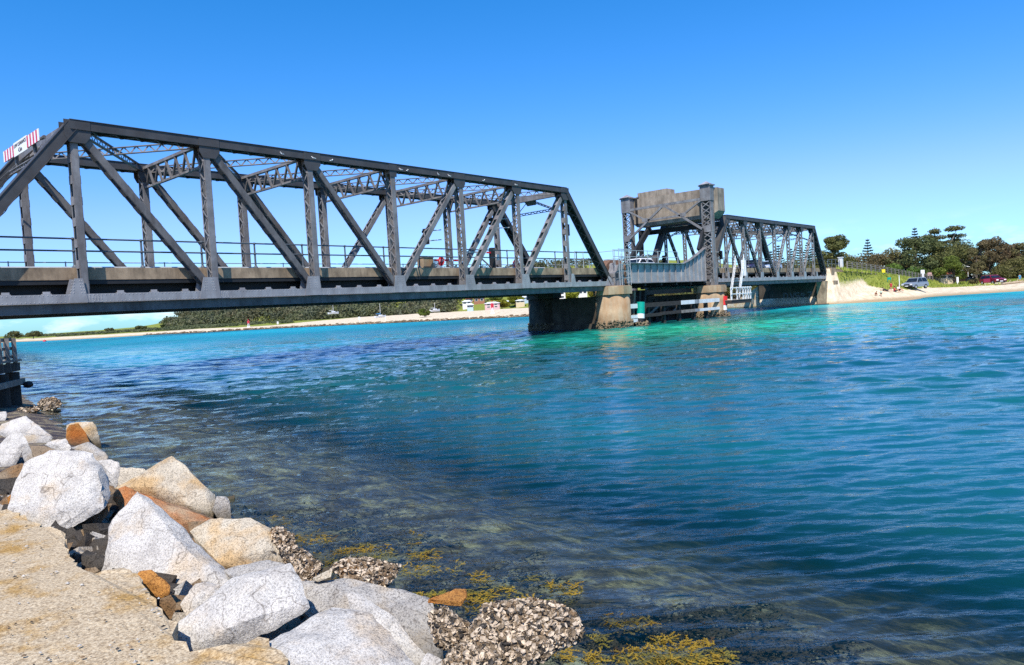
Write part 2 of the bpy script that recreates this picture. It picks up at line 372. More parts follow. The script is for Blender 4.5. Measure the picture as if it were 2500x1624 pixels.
def bank_mat():
    m, nt, b = nmat('bank_ground')
    p = pos(nt); n1 = noise_tex(nt, p, 1.1, 6, .65); n2 = noise_tex(nt, p, 5, 5, .7)
    sand = ramp(nt, [(.3, (.46, .37, .25)), (.55, (.66, .55, .40)), (.75, (.76, .67, .53))]); nt.links.new(n1, sand.inputs[0])
    gr = ramp(nt, [(.3, (.10, .14, .02)), (.5, (.20, .23, .04)), (.72, (.36, .34, .10))]); nt.links.new(n2, gr.inputs[0])
    ag = node(nt, 'ShaderNodeAttribute', attribute_name='grass'); ar = node(nt, 'ShaderNodeAttribute', attribute_name='road')
    mth = node(nt, 'ShaderNodeMath', operation='MULTIPLY_ADD'); nt.links.new(n2, mth.inputs[0]); mth.inputs[1].default_value = .7; nt.links.new(ag.outputs['Fac'], mth.inputs[2])
    mr = node(nt, 'ShaderNodeMapRange'); mr.inputs['From Min'].default_value = .72; mr.inputs['From Max'].default_value = .95; nt.links.new(mth.outputs[0], mr.inputs['Value'])
    c = mixc(nt, mr.outputs[0], sand.outputs[0], gr.outputs[0])
    # wet sand right at the water's edge
    g = node(nt, 'ShaderNodeNewGeometry'); sx = node(nt, 'ShaderNodeSeparateXYZ'); nt.links.new(g.outputs['Position'], sx.inputs[0])
    wr = node(nt, 'ShaderNodeMapRange'); wr.inputs['From Min'].default_value = .05; wr.inputs['From Max'].default_value = .45; nt.links.new(sx.outputs['Z'], wr.inputs['Value'])
    c = mixc(nt, wr.outputs[0], (.36, .26, .15), c)
    n9 = noise_tex(nt, p, 9, 6, .75); r9 = ramp(nt, [(.60, (1, 1, 1)), (.68, (.45, .38, .30))]); nt.links.new(n9, r9.inputs[0]); c = mixc(nt, .7, c, r9.outputs[0], 'MULTIPLY')   # wrack and footprints
    c = mixc(nt, ar.outputs['Fac'], c, (.16, .15, .15))
    nt.links.new(c, b.inputs['Base Color']); b.inputs['Roughness'].default_value = .95; b.inputs['Specular IOR Level'].default_value = .1
    bump(nt, b, n2, .5, .25)
    return m
BANKM = bank_mat()
terr = np_mesh('far_bank_terrain', np.stack([X.ravel(), Y.ravel(), Z.ravel()], 1), grid_faces(len(xs), len(ys)), BANKM, smooth=True,
               attrs={'grass': grassm.ravel(), 'road': roadm.ravel()})
tag(terr, 'sandy far bank with beach, grassy embankment and low hills', 'bank', kind='structure')

# ------------------------------------------------------------------ seabed near the camera and the water sheet
def shore_dd(x, y): return (x-(2.35+.185*y))/1.017            # metres out from the near bank
def bed_depth(x, y):
    dd = shore_dd(x, y)
    near = np.interp(dd, [-2, 0, 1.2, 3, 5, 8, 14, 30], [-.5, .06, .24, .55, 1.25, 2.1, 2.9, 3.3])
    return near
bx = np.concatenate([np.arange(-2, 8, .12), np.arange(8, 26, .4), np.arange(26, 70, 3)]); by = np.concatenate([np.arange(-14, -3, .5), np.arange(-3, 14, .12), np.arange(14, 46, .5)])
BX, BY = np.meshgrid(bx, by, indexing='ij')
BZ = -bed_depth(BX, BY) + (fbm(BX, BY, 3, 1.1, 5)-.5)*.34*sst(-.5, 1.5, shore_dd(BX, BY)) - .05
BZ = np.where(shore_dd(BX, BY) < -.4, np.minimum(BZ, .2), BZ)
def bed_mat():
    m, nt, b = nmat('weedy_seabed')
    p = pos(nt); n1 = noise_tex(nt, p, 2.0, 7, .7); n2 = noise_tex(nt, p, 11, 6, .75)
    r1 = ramp(nt, [(.34, (.03, .02, .03)), (.46, (.10, .075, .065)), (.55, (.26, .205, .12)), (.70, (.52, .45, .29))])
    ad = node(nt, 'ShaderNodeMath', operation='MULTIPLY_ADD'); nt.links.new(n2, ad.inputs[0]); ad.inputs[1].default_value = .5
    sb = node(nt, 'ShaderNodeMath', operation='SUBTRACT'); nt.links.new(n1, sb.inputs[0]); sb.inputs[1].default_value = .27
    nt.links.new(sb.outputs[0], ad.inputs[2]); nt.links.new(ad.outputs[0], r1.inputs[0])
    nt.links.new(r1.outputs[0], b.inputs['Base Color']); b.inputs['Roughness'].default_value = .9; bump(nt, b, n2, .8, .12)
    return m
bed = np_mesh('seabed', np.stack([BX.ravel(), BY.ravel(), BZ.ravel()], 1), grid_faces(len(bx), len(by)), bed_mat(), smooth=True)
tag(bed, 'dark weedy seabed seen through the shallow water', 'seabed', kind='structure')

rad = np.concatenate([np.geomspace(1.6, 70, 560), np.geomspace(71, 9000, 90)])
ang = YAW + np.linspace(-R(92), R(78), 700)
RR, AA = np.meshgrid(rad, ang, indexing='ij'); WX = RR*np.sin(AA); WY = RR*np.cos(AA)
rng = np.random.RandomState(7); WZ = np.zeros_like(WX)
fd = np.array([math.sin(YAW-.10), math.cos(YAW-.10)]); fr = np.array([fd[1], -fd[0]])
patch = .62 + .7*fbm(WX, WY, 77, 9.0, 3)
dr = np.gradient(rad)[:, None]
lams = np.concatenate([np.geomspace(.2, .28, 5), np.geomspace(.28, .52, 11), np.geomspace(.6, 1.1, 6), np.geomspace(.62, 2.6, 22)])
for li, lam in enumerate(lams):
    th = rng.normal(0, .23 if li < 16 else (.25 if li < 22 else .5)); dv = fd*math.cos(th)+fr*math.sin(th); k = 2*math.pi/lam
    amp = (.050 if lam < .36 else (.040 if lam < .55 else (.024 if li < 22 else .036)))/k
    ph = k*(WX*dv[0]+WY*dv[1])+rng.rand()*6.28
    w = np.sin(ph + .35*np.sin(ph*.5+1.3)); w = (1-np.abs(w))**1.0*1.25-.45 if rng.rand() < .45 else w
    WZ += amp*w*sst(lam*.42, lam*.2, dr)*(1 if li < 22 else sst(9, 22, RR))
WZ *= patch*sst(140, 60, RR)
dpt = bed_depth(WX, WY)
# tone: how pale the sandy bottom makes the water, less a painted bridge shadow; green: the greener water round the piers
far = sst(43, 56, WY-.03*WX+6*(fbm(WX, WY, 23, 14, 3)-.5))
n1_ = fbm(WX*.6+WY*.25, WY*.9-WX*.2, 41, 15, 4); n2_ = fbm(WX, WY, 43, 38, 3)
tone = .30+.34*(sst(.36, .66, n1_)-.2)*sst(9, 26, RR)-.30*np.exp(-((WY-38.5-.02*WX)/5)**2)*sst(52, 42, WX)  # last term paints the bridge's shadow as a darker band of water
tone = tone+sst(24, 48, WX)*sst(6, 24, WY)*(.25+.6*(n1_-.5))
tone = tone+sst(75, 120, WX)*.14*n2_*2
tone = tone*(1-far)+far*(.53+.5*(n2_-.4))
tone = np.clip(tone, .05, 1)
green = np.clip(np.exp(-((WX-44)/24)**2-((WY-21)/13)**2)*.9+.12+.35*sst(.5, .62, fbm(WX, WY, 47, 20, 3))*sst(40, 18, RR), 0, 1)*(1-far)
dep_ = np.maximum(dpt, 0)
def water_mat():
    m, nt, b = nmat('inlet_water')
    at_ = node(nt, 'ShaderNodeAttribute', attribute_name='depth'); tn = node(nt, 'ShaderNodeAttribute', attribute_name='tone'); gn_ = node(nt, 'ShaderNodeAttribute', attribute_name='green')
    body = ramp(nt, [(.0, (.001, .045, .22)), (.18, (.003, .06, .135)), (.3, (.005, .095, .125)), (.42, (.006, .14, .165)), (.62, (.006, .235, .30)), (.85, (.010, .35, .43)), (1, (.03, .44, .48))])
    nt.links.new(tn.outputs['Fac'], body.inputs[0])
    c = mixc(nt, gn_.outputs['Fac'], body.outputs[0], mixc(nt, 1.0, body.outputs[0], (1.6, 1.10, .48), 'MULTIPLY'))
    p = pos(nt); big = noise_tex(nt, p, .22, 5, .65); r2 = ramp(nt, [(.36, (.70, .74, .95)), (.62, (1.12, 1.12, 1.0))]); nt.links.new(big, r2.inputs[0])
    c = mixc(nt, .8, c, r2.outputs[0], 'MULTIPLY')
    nt.links.new(c, b.inputs['Base Color'])
    b.inputs['Roughness'].default_value = .05; b.inputs['IOR'].default_value = 1.333; b.inputs['Specular IOR Level'].default_value = .22
    gs = node(nt, 'ShaderNodeAttribute', attribute_name='gloss'); nt.links.new(gs.outputs['Fac'], b.inputs['Specular IOR Level'])
    rs = node(nt, 'ShaderNodeAttribute', attribute_name='rough'); nt.links.new(rs.outputs['Fac'], b.inputs['Roughness'])
    def rot_pos(sx):
        g = node(nt, 'ShaderNodeNewGeometry'); vr = node(nt, 'ShaderNodeVectorRotate', rotation_type='Z_AXIS'); vr.inputs['Angle'].default_value = YAW
        nt.links.new(g.outputs['Position'], vr.inputs['Vector']); mpn = node(nt, 'ShaderNodeMapping'); mpn.inputs['Scale'].default_value = (sx, 1, 1)
        nt.links.new(vr.outputs[0], mpn.inputs[0]); return mpn.outputs[0]
    def an_noise(sc, sx, det): return noise_tex(nt, rot_pos(sx), sc, det, .6)
    f1 = an_noise(7.5, .38, 4); f2 = an_noise(2.0, .42, 5)
    b1 = bump(nt, b, f1, .5, .022); b2 = bump(nt, b, f2, .6, .045, b1)
    # facets of waves too small or too far for the mesh: their slopes tilt the normal directly
    nt_ = node(nt, 'ShaderNodeTexNoise'); nt_.inputs['Scale'].default_value = 1.5; nt_.inputs['Detail'].default_value = 4; nt_.inputs['Roughness'].default_value = .62; nt.links.new(rot_pos(.42), nt_.inputs['Vector'])
    v1 = node(nt, 'ShaderNodeVectorMath', operation='SUBTRACT'); nt.links.new(nt_.outputs['Color'], v1.inputs[0]); v1.inputs[1].default_value = (.5, .5, .5)
    ad_ = node(nt, 'ShaderNodeAttribute', attribute_name='slope')
    v2 = node(nt, 'ShaderNodeVectorMath', operation='SCALE'); nt.links.new(v1.outputs[0], v2.inputs[0]); nt.links.new(ad_.outputs['Fac'], v2.inputs['Scale'])
    v3 = node(nt, 'ShaderNodeVectorMath', operation='MULTIPLY'); nt.links.new(v2.outputs[0], v3.inputs[0]); v3.inputs[1].default_value = (1, 1, 0)
    v4 = node(nt, 'ShaderNodeVectorMath', operation='ADD'); nt.links.new(v3.outputs[0], v4.inputs[0]); nt.links.new(b2, v4.inputs[1])
    v5 = node(nt, 'ShaderNodeVectorMath', operation='NORMALIZE'); nt.links.new(v4.outputs[0], v5.inputs[0]); nt.links.new(v5.outputs[0], b.inputs['Normal'])
    # clear in the shallows, the body colour takes over with depth
    tr = node(nt, 'ShaderNodeBsdfTransparent'); tr.inputs['Color'].default_value = (.80, .92, .90, 1)
    mr = node(nt, 'ShaderNodeMapRange'); mr.inputs['From Min'].default_value = .12; mr.inputs['From Max'].default_value = 2.1
    mr.inputs['To Min'].default_value = .03; mr.inputs['To Max'].default_value = 1; mr.interpolation_type = 'SMOOTHSTEP'
    nt.links.new(at_.outputs['Fac'], mr.inputs['Value'])
    gl = node(nt, 'ShaderNodeBsdfGlossy'); gl.inputs['Roughness'].default_value = .05
    fr_ = node(nt, 'ShaderNodeFresnel'); fr_.inputs['IOR'].default_value = 1.333
    nt.links.new(v5.outputs[0], gl.inputs['Normal']); nt.links.new(v5.outputs[0], fr_.inputs['Normal'])
    clear = node(nt, 'ShaderNodeMixShader'); nt.links.new(fr_.outputs[0], clear.inputs[0]); nt.links.new(tr.outputs[0], clear.inputs[1]); nt.links.new(gl.outputs[0], clear.inputs[2])
    ms = node(nt, 'ShaderNodeMixShader'); nt.links.new(mr.outputs[0], ms.inputs[0]); nt.links.new(clear.outputs[0], ms.inputs[1]); nt.links.new(b.outputs[0], ms.inputs[2])
    nt.links.new(ms.outputs[0], nt.nodes['Material Output'].inputs['Surface'])
    return m
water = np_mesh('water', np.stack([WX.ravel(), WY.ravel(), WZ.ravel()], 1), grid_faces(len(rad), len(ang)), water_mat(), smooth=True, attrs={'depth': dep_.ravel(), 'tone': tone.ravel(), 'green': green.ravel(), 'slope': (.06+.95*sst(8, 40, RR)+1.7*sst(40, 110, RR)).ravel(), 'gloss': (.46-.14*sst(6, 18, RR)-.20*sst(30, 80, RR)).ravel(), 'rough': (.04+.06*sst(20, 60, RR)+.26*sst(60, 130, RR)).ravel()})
tag(water, 'rippled turquoise and blue inlet water', 'water', kind='structure')
# ------------------------------------------------------------------ steel members
YF, YR, ZB = 32.40, 39.28, 3.77              # front and rear truss planes, top of the bottom chord
def lacing(mb, a, b, n, off, half, pitch, wbar=.075, double=False):
    """zig-zag flat bars between two edges; n: face normal, off: its distance, half: half the face width"""
    a = Vector(a); b = Vector(b); d = b-a; L_ = d.length; d.normalize(); n = Vector(n); t = d.cross(n)
    k = max(2, int(L_/pitch)); sgn = 1
    for i in range(k):
        p = a+d*(L_*i/k)+n*off+t*(half*sgn); q = a+d*(L_*(i+1)/k)+n*off-t*(half*sgn)
        mb.beam(p, q, wbar, .018, t)
        if double: mb.beam(p-t*(2*half*sgn)+n*.02, q+t*(2*half*sgn)+n*.02, wbar, .018, t)
        sgn = -sgn
def laced_member(org, a, b, wy, dx, pitch=.34, style='lace', lip=.07):
    """two channels (webs facing +-Y) joined by lacing or batten plates"""
    mb = MB(org); a = Vector(a); b = Vector(b); d = (b-a).normalized(); Yv = Vector((0, 1, 0)); n = d.cross(Yv).normalized()
    for s_ in (-1, 1):
        o = Yv*(s_*wy/2)
        mb.beam(a+o, b+o, .022, dx, Yv)
        for e in (-1, 1): mb.beam(a+o*(1-lip/wy)+n*(e*(dx/2+.006)), b+o*(1-lip/wy)+n*(e*(dx/2+.006)), lip, .016, Yv)
    if style == 'lace':
        for e in (-1, 1): lacing(mb, a, b, n, e*(dx/2+.022), wy/2-.03, pitch)
        if lip:
            for e in (-1, 1):
                for t in (.015, .985):
                    c = a+(b-a)*t; mb.beam(c-d*.22+n*(e*(dx/2+.034)), c+d*.22+n*(e*(dx/2+.034)), wy, .016, Yv)
    else:
        L_ = (b-a).length; k = max(3, int(L_/.95))
        for i in range(k+1):
            c = a+(b-a)*((i+.5)/(k+1))
            for e in (-1, 1): mb.beam(c-d*.17+n*(e*(dx/2+.022)), c+d*.17+n*(e*(dx/2+.022)), wy-.01, .016, Yv)
    return mb
def chord(org, a, b, wy, h, pitch=.42, cover=.1):
    """box chord: two webs, a cover plate on top, lacing underneath"""
    mb = MB(org); a = Vector(a); b = Vector(b); Yv = Vector((0, 1, 0)); d = (b-a).normalized(); n = Yv.cross(d).normalized()*-1
    if n.z < 0: n = -n
    for s_ in (-1, 1):
        mb.beam(a+Yv*(s_*wy/2), b+Yv*(s_*wy/2), .028, h, Yv)
        mb.beam(a+Yv*(s_*(wy/2+.03))-n*(h/2-.01), b+Yv*(s_*(wy/2+.03))-n*(h/2-.01), .09, .02, Yv)
    mb.beam(a+n*(h/2+.012), b+n*(h/2+.012), wy+cover, .024, Yv)
    lacing(mb, a, b, n, -h/2-.03, wy/2, pitch, .065)
    return mb
def lattice_strut(mb, a, b, depth=.26, w=.13, pitch=.3):
    a = Vector(a); b = Vector(b); Zv = Vector((0, 0, 1)); d = (b-a).normalized(); sd_ = d.cross(Zv).normalized()
    for e in (-1, 1): mb.beam(a+Zv*(e*depth/2), b+Zv*(e*depth/2), w, .035, sd_)
    lacing(mb, a, b, sd_, 0, depth/2, pitch, .06)
    return mb
def rivet_rows(mb, pts, n, r=.017):
    n = Vector(n)
    e1 = n.orthogonal().normalized(); e2 = n.cross(e1)
    for p in pts:
        p = Vector(p); k = len(mb.v)
        ring = [p+e1*(r*math.cos(t*1.0472))+e2*(r*math.sin(t*1.0472)) for t in range(6)]
        mb.add(ring+[p+n*.016], [(i, (i+1) % 6, 6) for i in range(6)])

def truss_span(label, x0, p, H, group, near):
    KW = 1.0 if near else .72; N = 8; org = Vector((x0+4*p, (YF+YR)/2, ZB-.7))
    root = thing('truss_span', org, label, 'bridge span', group)
    zb = ZB-.18; zt = ZB+H-.21
    bn = lambda i, y: Vector((x0+i*p, y, zb)); tn = lambda i, y: Vector((x0+i*p, y, zt))
    for y, side in ((YF, -1), (YR, 1)):
        # top chord in one run, end posts, bottom chord with the deeper girder behind it
        chord(org, tn(1, y)-Vector((.12, 0, 0)), tn(N-1, y)+Vector((.12, 0, 0)), .54, .38).build('top_chord', STEEL_C, root)
        for i, j in ((0, 1), (N, N-1)):
            d = (tn(j, y)-bn(i, y)).normalized()
            chord(org, bn(i, y), tn(j, y)-d*.02, .535, .40, .42, .09).build('end_post', STEEL_C, root)
        mb = MB(org); A = bn(0, y)-Vector((.25, 0, 0)); B = bn(N, y)+Vector((.25, 0, 0))
        for s_ in (-1, 1):
            mb.beam(A+Vector((0, s_*.27, 0)), B+Vector((0, s_*.27, 0)), .03, .35, (0, 1, 0))
            mb.beam(A+Vector((0, s_*.235, .165)), B+Vector((0, s_*.235, .165)), .075, .02, (0, 1, 0))
            mb.beam(A+Vector((0, s_*.235, -.165)), B+Vector((0, s_*.235, -.165)), .075, .02, (0, 1, 0))
        bc = mb.build('bottom_chord', STEEL_L, root)
        mb = MB(org); mb.box((A.x+.05, y-.06, zb-.54), (B.x-.05, y+.20, zb-.19)); mb.box((A.x+.05, y-.12, zb-.57), (B.x-.05, y+.26, zb-.541))
        for i in range(int((B.x-A.x)/1.8)): mb.box((A.x+.6+i*1.8, y-.075, zb-.53), (A.x+.64+i*1.8, y-.0605, zb-.2))
        mb.build('lower_girder', STEEL_M, root)
        # cleats standing on the chord
        mb = MB(org)
        for i in range(N*4):
            if i % 4 == 0: continue
            xx = A.x+.25+(i)*p/4; mb.box((xx-.16, y-.16, zb+.176), (xx+.16, y+.02, zb+.215)); mb.box((xx-.13, y-.1, zb+.216), (xx+.13, y-.06, zb+.30))
        mb.build('cleats', STEEL_L, root)['kind'] = 'stuff'
        if y == YF and near:
            mb = MB(org); pts = []
            for row in (-.125, .125):
                xx = A.x+.1
                while xx < B.x: pts.append((xx, y-.2860, zb+row)); xx += .15
            for i in range(N+1):
                for c_ in range(-5, 6):
                    for rw in (-.06, 0, .06): pts.append((x0+i*p+c_*.11, y-.2860, zb+rw))
            rivet_rows(mb, pts, (0, -1, 0), .02); mb.build('chord_rivets', STEEL_L, root)['kind'] = 'stuff'
        # verticals
        for i in range(1, N):
            a = bn(i, y)+Vector((0, 0, .1)); b = tn(i, y)-Vector((0, 0, .05))
            hip = i in (1, N-1)
            laced_member(org, a, b, (.40 if hip else .51)*KW, (.26 if hip else .27)*KW, .42, 'batten' if hip else 'lace').build('vertical', STEEL, root)
        # diagonals fall towards mid-span
        for i in range(1, N):
            if i == N//2: continue
            j = i+1 if i < N//2 else i-1
            a = tn(i, y); b = bn(j, y); d = (b-a).normalized(); inner = abs(i-N//2) == 1
            laced_member(org, a+d*.1, b-d*.1, (.42 if inner else .40)*KW, (.26 if inner else .28)*KW, .40, 'lace' if inner else 'batten').build('diagonal', STEEL if i > N//2 else STEEL_M, root)
        # gusset plates, one on each face of each joint
        for i in range(0, N+1):
            for s_ in (-1, 1):
                yy = y+s_*.2865
                lean = 0 if i == N//2 else (-.32 if 0 < i < N//2 else (.32 if i > N//2 and i < N else 0))
                if i in (0, N):
                    k = 1 if i == 0 else -1; poly = [(x0+i*p-.3*k, yy, zb-.17), (x0+i*p+.75*k, yy, zb-.17), (x0+i*p+.75*k, yy, zb+.17), (x0+i*p+.45*k, yy, zb+.62), (x0+i*p+.05*k, yy, zb+.40)]
                else:
                    hip = i in (1, N-1); hw = .36 if hip else .5; tw = .15 if hip else .34
                    poly = [(x0+i*p-hw+lean, yy, zb-.17), (x0+i*p+hw+lean, yy, zb-.17), (x0+i*p+tw+lean*.8, yy, zb+.80), (x0+i*p-tw+lean*.8, yy, zb+.80)]
                g = MB(org).prism(poly, (0, s_*.016, 0)).build('gusset_plate', STEEL_L, root, fix=True)
                if near and y == YF and s_ < 0:
                    mb = MB(org); pts = []
                    c0 = x0+i*p+(lean if 0 < i < N else (.2 if i == 0 else -.2))
                    for r_ in range(5):
                        for c_ in (-.26, -.15, .15, .26): pts.append((c0+c_*(1-.09*r_), yy-.0165, zb+.22+.12*r_))
                    rivet_rows(mb, pts, (0, -1, 0), .02); rv = mb.build('gusset_rivets', STEEL_L, g); rv['kind'] = 'stuff'
                if 0 < i < N:
                    hip = i in (1, N-1); sg = -1 if i > N//2 else 1
                    if i == N//2: poly = [(x0+i*p-.30, yy, zt+.18), (x0+i*p+.30, yy, zt+.18), (x0+i*p+.24, yy, zt-.55), (x0+i*p-.24, yy, zt-.55)]
                    else: poly = [(x0+i*p-.34*sg, yy, zt+.18), (x0+i*p+.62*sg, yy, zt+.18), (x0+i*p+.62*sg, yy, zt-.42), (x0+i*p+.40*sg, yy, zt-.72), (x0+i*p-.20*sg, yy, zt-.72), (x0+i*p-.34*sg, yy, zt-.45)]
                    MB(org).prism(poly, (0, s_*.016, 0)).build('gusset_plate', STEEL_C, root, fix=True)
    # sway frames across the road
    ya, yb = YF+.31, YR-.31
    for i in range(2, N-1):
        xx = x0+i*p; zu, zl = zt-.02, zt-1.02
        mb = MB(org); mb.beam((xx, ya, zu), (xx, yb, zu), .2, .14, (1, 0, 0)); mb.beam((xx, ya, zl), (xx, yb, zl), .15, .10, (1, 0, 0))
        fr_ = mb.build('sway_frame', STEEL, root); k = 12
        for q in range(k):
            u0 = ya+(yb-ya)*q/k; u1 = ya+(yb-ya)*(q+1)/k; za, zc = (zu, zl) if q % 2 else (zl, zu)
            MB(org).beam((xx+.04*(1 if q % 2 else -1), u0, za), (xx+.04*(1 if q % 2 else -1), u1, zc),   .10, .085, (1, 0, 0)).build('sway_brace', STEEL_M, fr_)
        for q in range(1, k, 2):
            u = ya+(yb-ya)*q/k; MB(org).box((xx-.015, u-.16, zu-.15), (xx+.015, u+.16, zu-.04)).build('joint_plate', STEEL, fr_)
    # lateral bracing in the plane of the top chords
    for i in range(1, N-1):
        for f_, g_ in ((YF, YR), (YR, YF)):
            s_ = .3 if f_ == YF else -.3; dz = .02 if f_ == YF else -.06
            mb = MB(org); lattice_strut(mb, (x0+i*p+.3, f_+s_, zt+dz), (x0+(i+1)*p-.3, g_-s_, zt+dz), .30, .16, .30)
            mb.build('lateral_brace', STEEL, root)
    # portals in the plane of the end posts
    for i, j in ((0, 1), (N, N-1)):
        A0, A1 = tn(j, YF), tn(j, YR); dn = (bn(i, YF)-tn(j, YF)).normalized()
        mb = MB(org); mb.beam(A0+Vector((0, .29, -.1)), A1+Vector((0, -.29, -.1)), .3, .42, (1, 0, 0)); pt = mb.build('portal_strut', STEEL, root)
        mid = (A0+A1)/2+dn*.45; l0 = A0+dn*2.2+Vector((0, .2, 0)); l1 = A1+dn*2.2-Vector((0, .2, 0)); sdv = Vector((dn.z, 0, -dn.x))
        for tgt, sg in ((l0, -1), (l1, 1)):
            st = mid+Vector((0, sg*.35, 0)); mb = MB(org)
            for e in (-1, 1): mb.beam(st+sdv*(e*.08), tgt+sdv*(e*.08), .06, .05, sdv)
            lacing(mb, st, tgt, (tgt-st).normalized().cross(sdv).normalized(), 0, .07, .28, .04); mb.build('portal_brace', STEEL, pt)
        h0 = mid.lerp(l0, .55); h1 = mid.lerp(l1, .55); mb = MB(org); lattice_strut(mb, h0, h1, .16, .1, .28); mb.build('portal_tie', STEEL, pt)
        MB(org).prism([mid+Vector((0, -.6, .12)), mid+Vector((0, .6, .12)), mid+Vector((0, .45, 0))+dn*.3, mid+Vector((0, -.45, 0))+dn*.3], (.02, 0, 0)).build('portal_gusset', STEEL, pt, fix=True)
    # floor: cross girders, stringers, deck slab, concrete kerbs
    for i in range(N+1):
        xx = x0+i*p; MB(org).box((xx-.14, YF+.31, zb-.3), (xx+.14, YR-.31, ZB+.60)).build('floor_beam', STEEL_D, root)
    for k in range(4):
        yy = YF+1.0+k*(YR-YF-2.0)/3; MB(org).box((x0+.15, yy-.1, ZB+.05), (x0+N*p-.15, yy+.1, ZB+.601)).build('stringer', STEEL_D, root)
    MB(org).box((x0-.1, YF+.665, ZB+.61), (x0+N*p+.1, YR-.665, ZB+.86)).build('deck_slab', ROAD, root)
    for k in range(N):
        for y0, y1 in ((YF+.345, YF+.66), (YR-.66, YR-.345)):
            a = x0+k*p+.012; b = x0+(k+1)*p-.012
            MB(org).box((a, y0, ZB+.60), (b, y1, ZB+1.10)).build('concrete_kerb', CONC, root)
    # soffit of the brackets under the kerb
    MB(org).box((x0, YF+.37, ZB+.42), (x0+N*p, YF+.5, ZB+.598)).build('kerb_girder', STEEL_D, root)
    return root
SPAN1 = truss_span('long near steel truss span with laced members and clearance sign, left of the counterweight tower', 4.97, 5.434, 7.0, 'truss spans of the bridge', True)
SPAN2 = truss_span('far steel truss span between the counterweight tower and the sandy bank', 65.9, 4.27, 6.5, 'truss spans of the bridge', False)

# ------------------------------------------------------------------ railings
def rail(name, label, pts, h, spacing, rails, r, mat, group=None, post_r=None, ball=False, cat='railing'):
    pts = [Vector(p) for p in pts]; org = pts[0]
    root = thing(name, org, label, cat, group)
    for z in rails: MB(org).path([p+Vector((0, 0, z)) for p in pts], r).build('rail', mat, root)
    for a, b in zip(pts[:-1], pts[1:]):
        n = max(1, round((b-a).length/spacing))
        for i in range(n+1 if b == pts[-1] else n):
            q = a.lerp(b, i/n); mb = MB(org); pr = post_r or r*1.15
            mb.cyl(q, q+Vector((0, 0, h)), pr*1.25, pr, 6)
            if ball:
                for z in rails: mb.lathe(q+Vector((0, 0, z)), [(.01, -.06), (pr*2.0, -.03), (pr*2.2, 0), (pr*2.0, .03), (.01, .06)], 8)
                mb.lathe(q, [(pr*2.6, 0), (pr*2.4, .05), (pr*1.3, .12)], 8)
            mb.build('post', mat, root)
    return root
ZK = ZB+1.10
rail('handrail', 'dark pipe handrail along the near kerb of the long truss span', [(4.97, YF+.50, ZK), (47.6, YF+.50, ZK)], 1.22, 2.717, (.70, 1.20), .036, RAILM, None, .042, True)
rail('handrail', 'pale pipe handrail along the far kerb of the long truss span', [(4.97, YR+.9, ZK-.1), (48.2, YR+.9, ZK-.1)], 1.0, 2.4, (.32, .95), .026, GALV, None, .03)
def guardrail(x0, x1, y, z, label, sp=2.0):
    org = Vector((x0, y, z)); root = thing('guard_rail', org, label, 'guard rail')
    prof = [(0, -.155), (-.05, -.1), (-.05, -.05), (0, -.01), (0, .01), (-.05, .05), (-.05, .1), (0, .155)]
    mb = MB(org)
    for (ya, za), (yb, zb_) in zip(prof[:-1], prof[1:]):
        mb.add([(x0, y+ya, z+.6+za), (x1, y+ya, z+.6+za), (x1, y+yb, z+.6+zb_), (x0, y+yb, z+.6+zb_), (x0, y+ya+.012, z+.6+za), (x1, y+ya+.012, z+.6+za), (x1, y+yb+.012, z+.6+zb_), (x0, y+yb+.012, z+.6+zb_)], [(0, 1, 2, 3), (7, 6, 5, 4)])
    mb.build('beam', GALV, root)
    n = int((x1-x0)/sp)
    for i in range(n+1): MB(org).box((x0+.3+i*sp, y+.02, z), (x0+.42+i*sp, y+.14, z+.72)).build('post', RAILM, root)
    return root
guardrail(5.2, 48.0, YR-.75, ZB+.86, 'galvanised guard rail beside the roadway of the long truss span')
guardrail(66.4, 100.0, YR-.75, ZB+.86, 'galvanised guard rail beside the roadway of the far truss span', 3.0)
rail('handrail', 'thin dark handrail along the near kerb of the far truss span', [(70.5, YF+.50, ZK), (99.8, YF+.50, ZK)], 1.1, 2.13, (.6, 1.08), .025, RAILM)
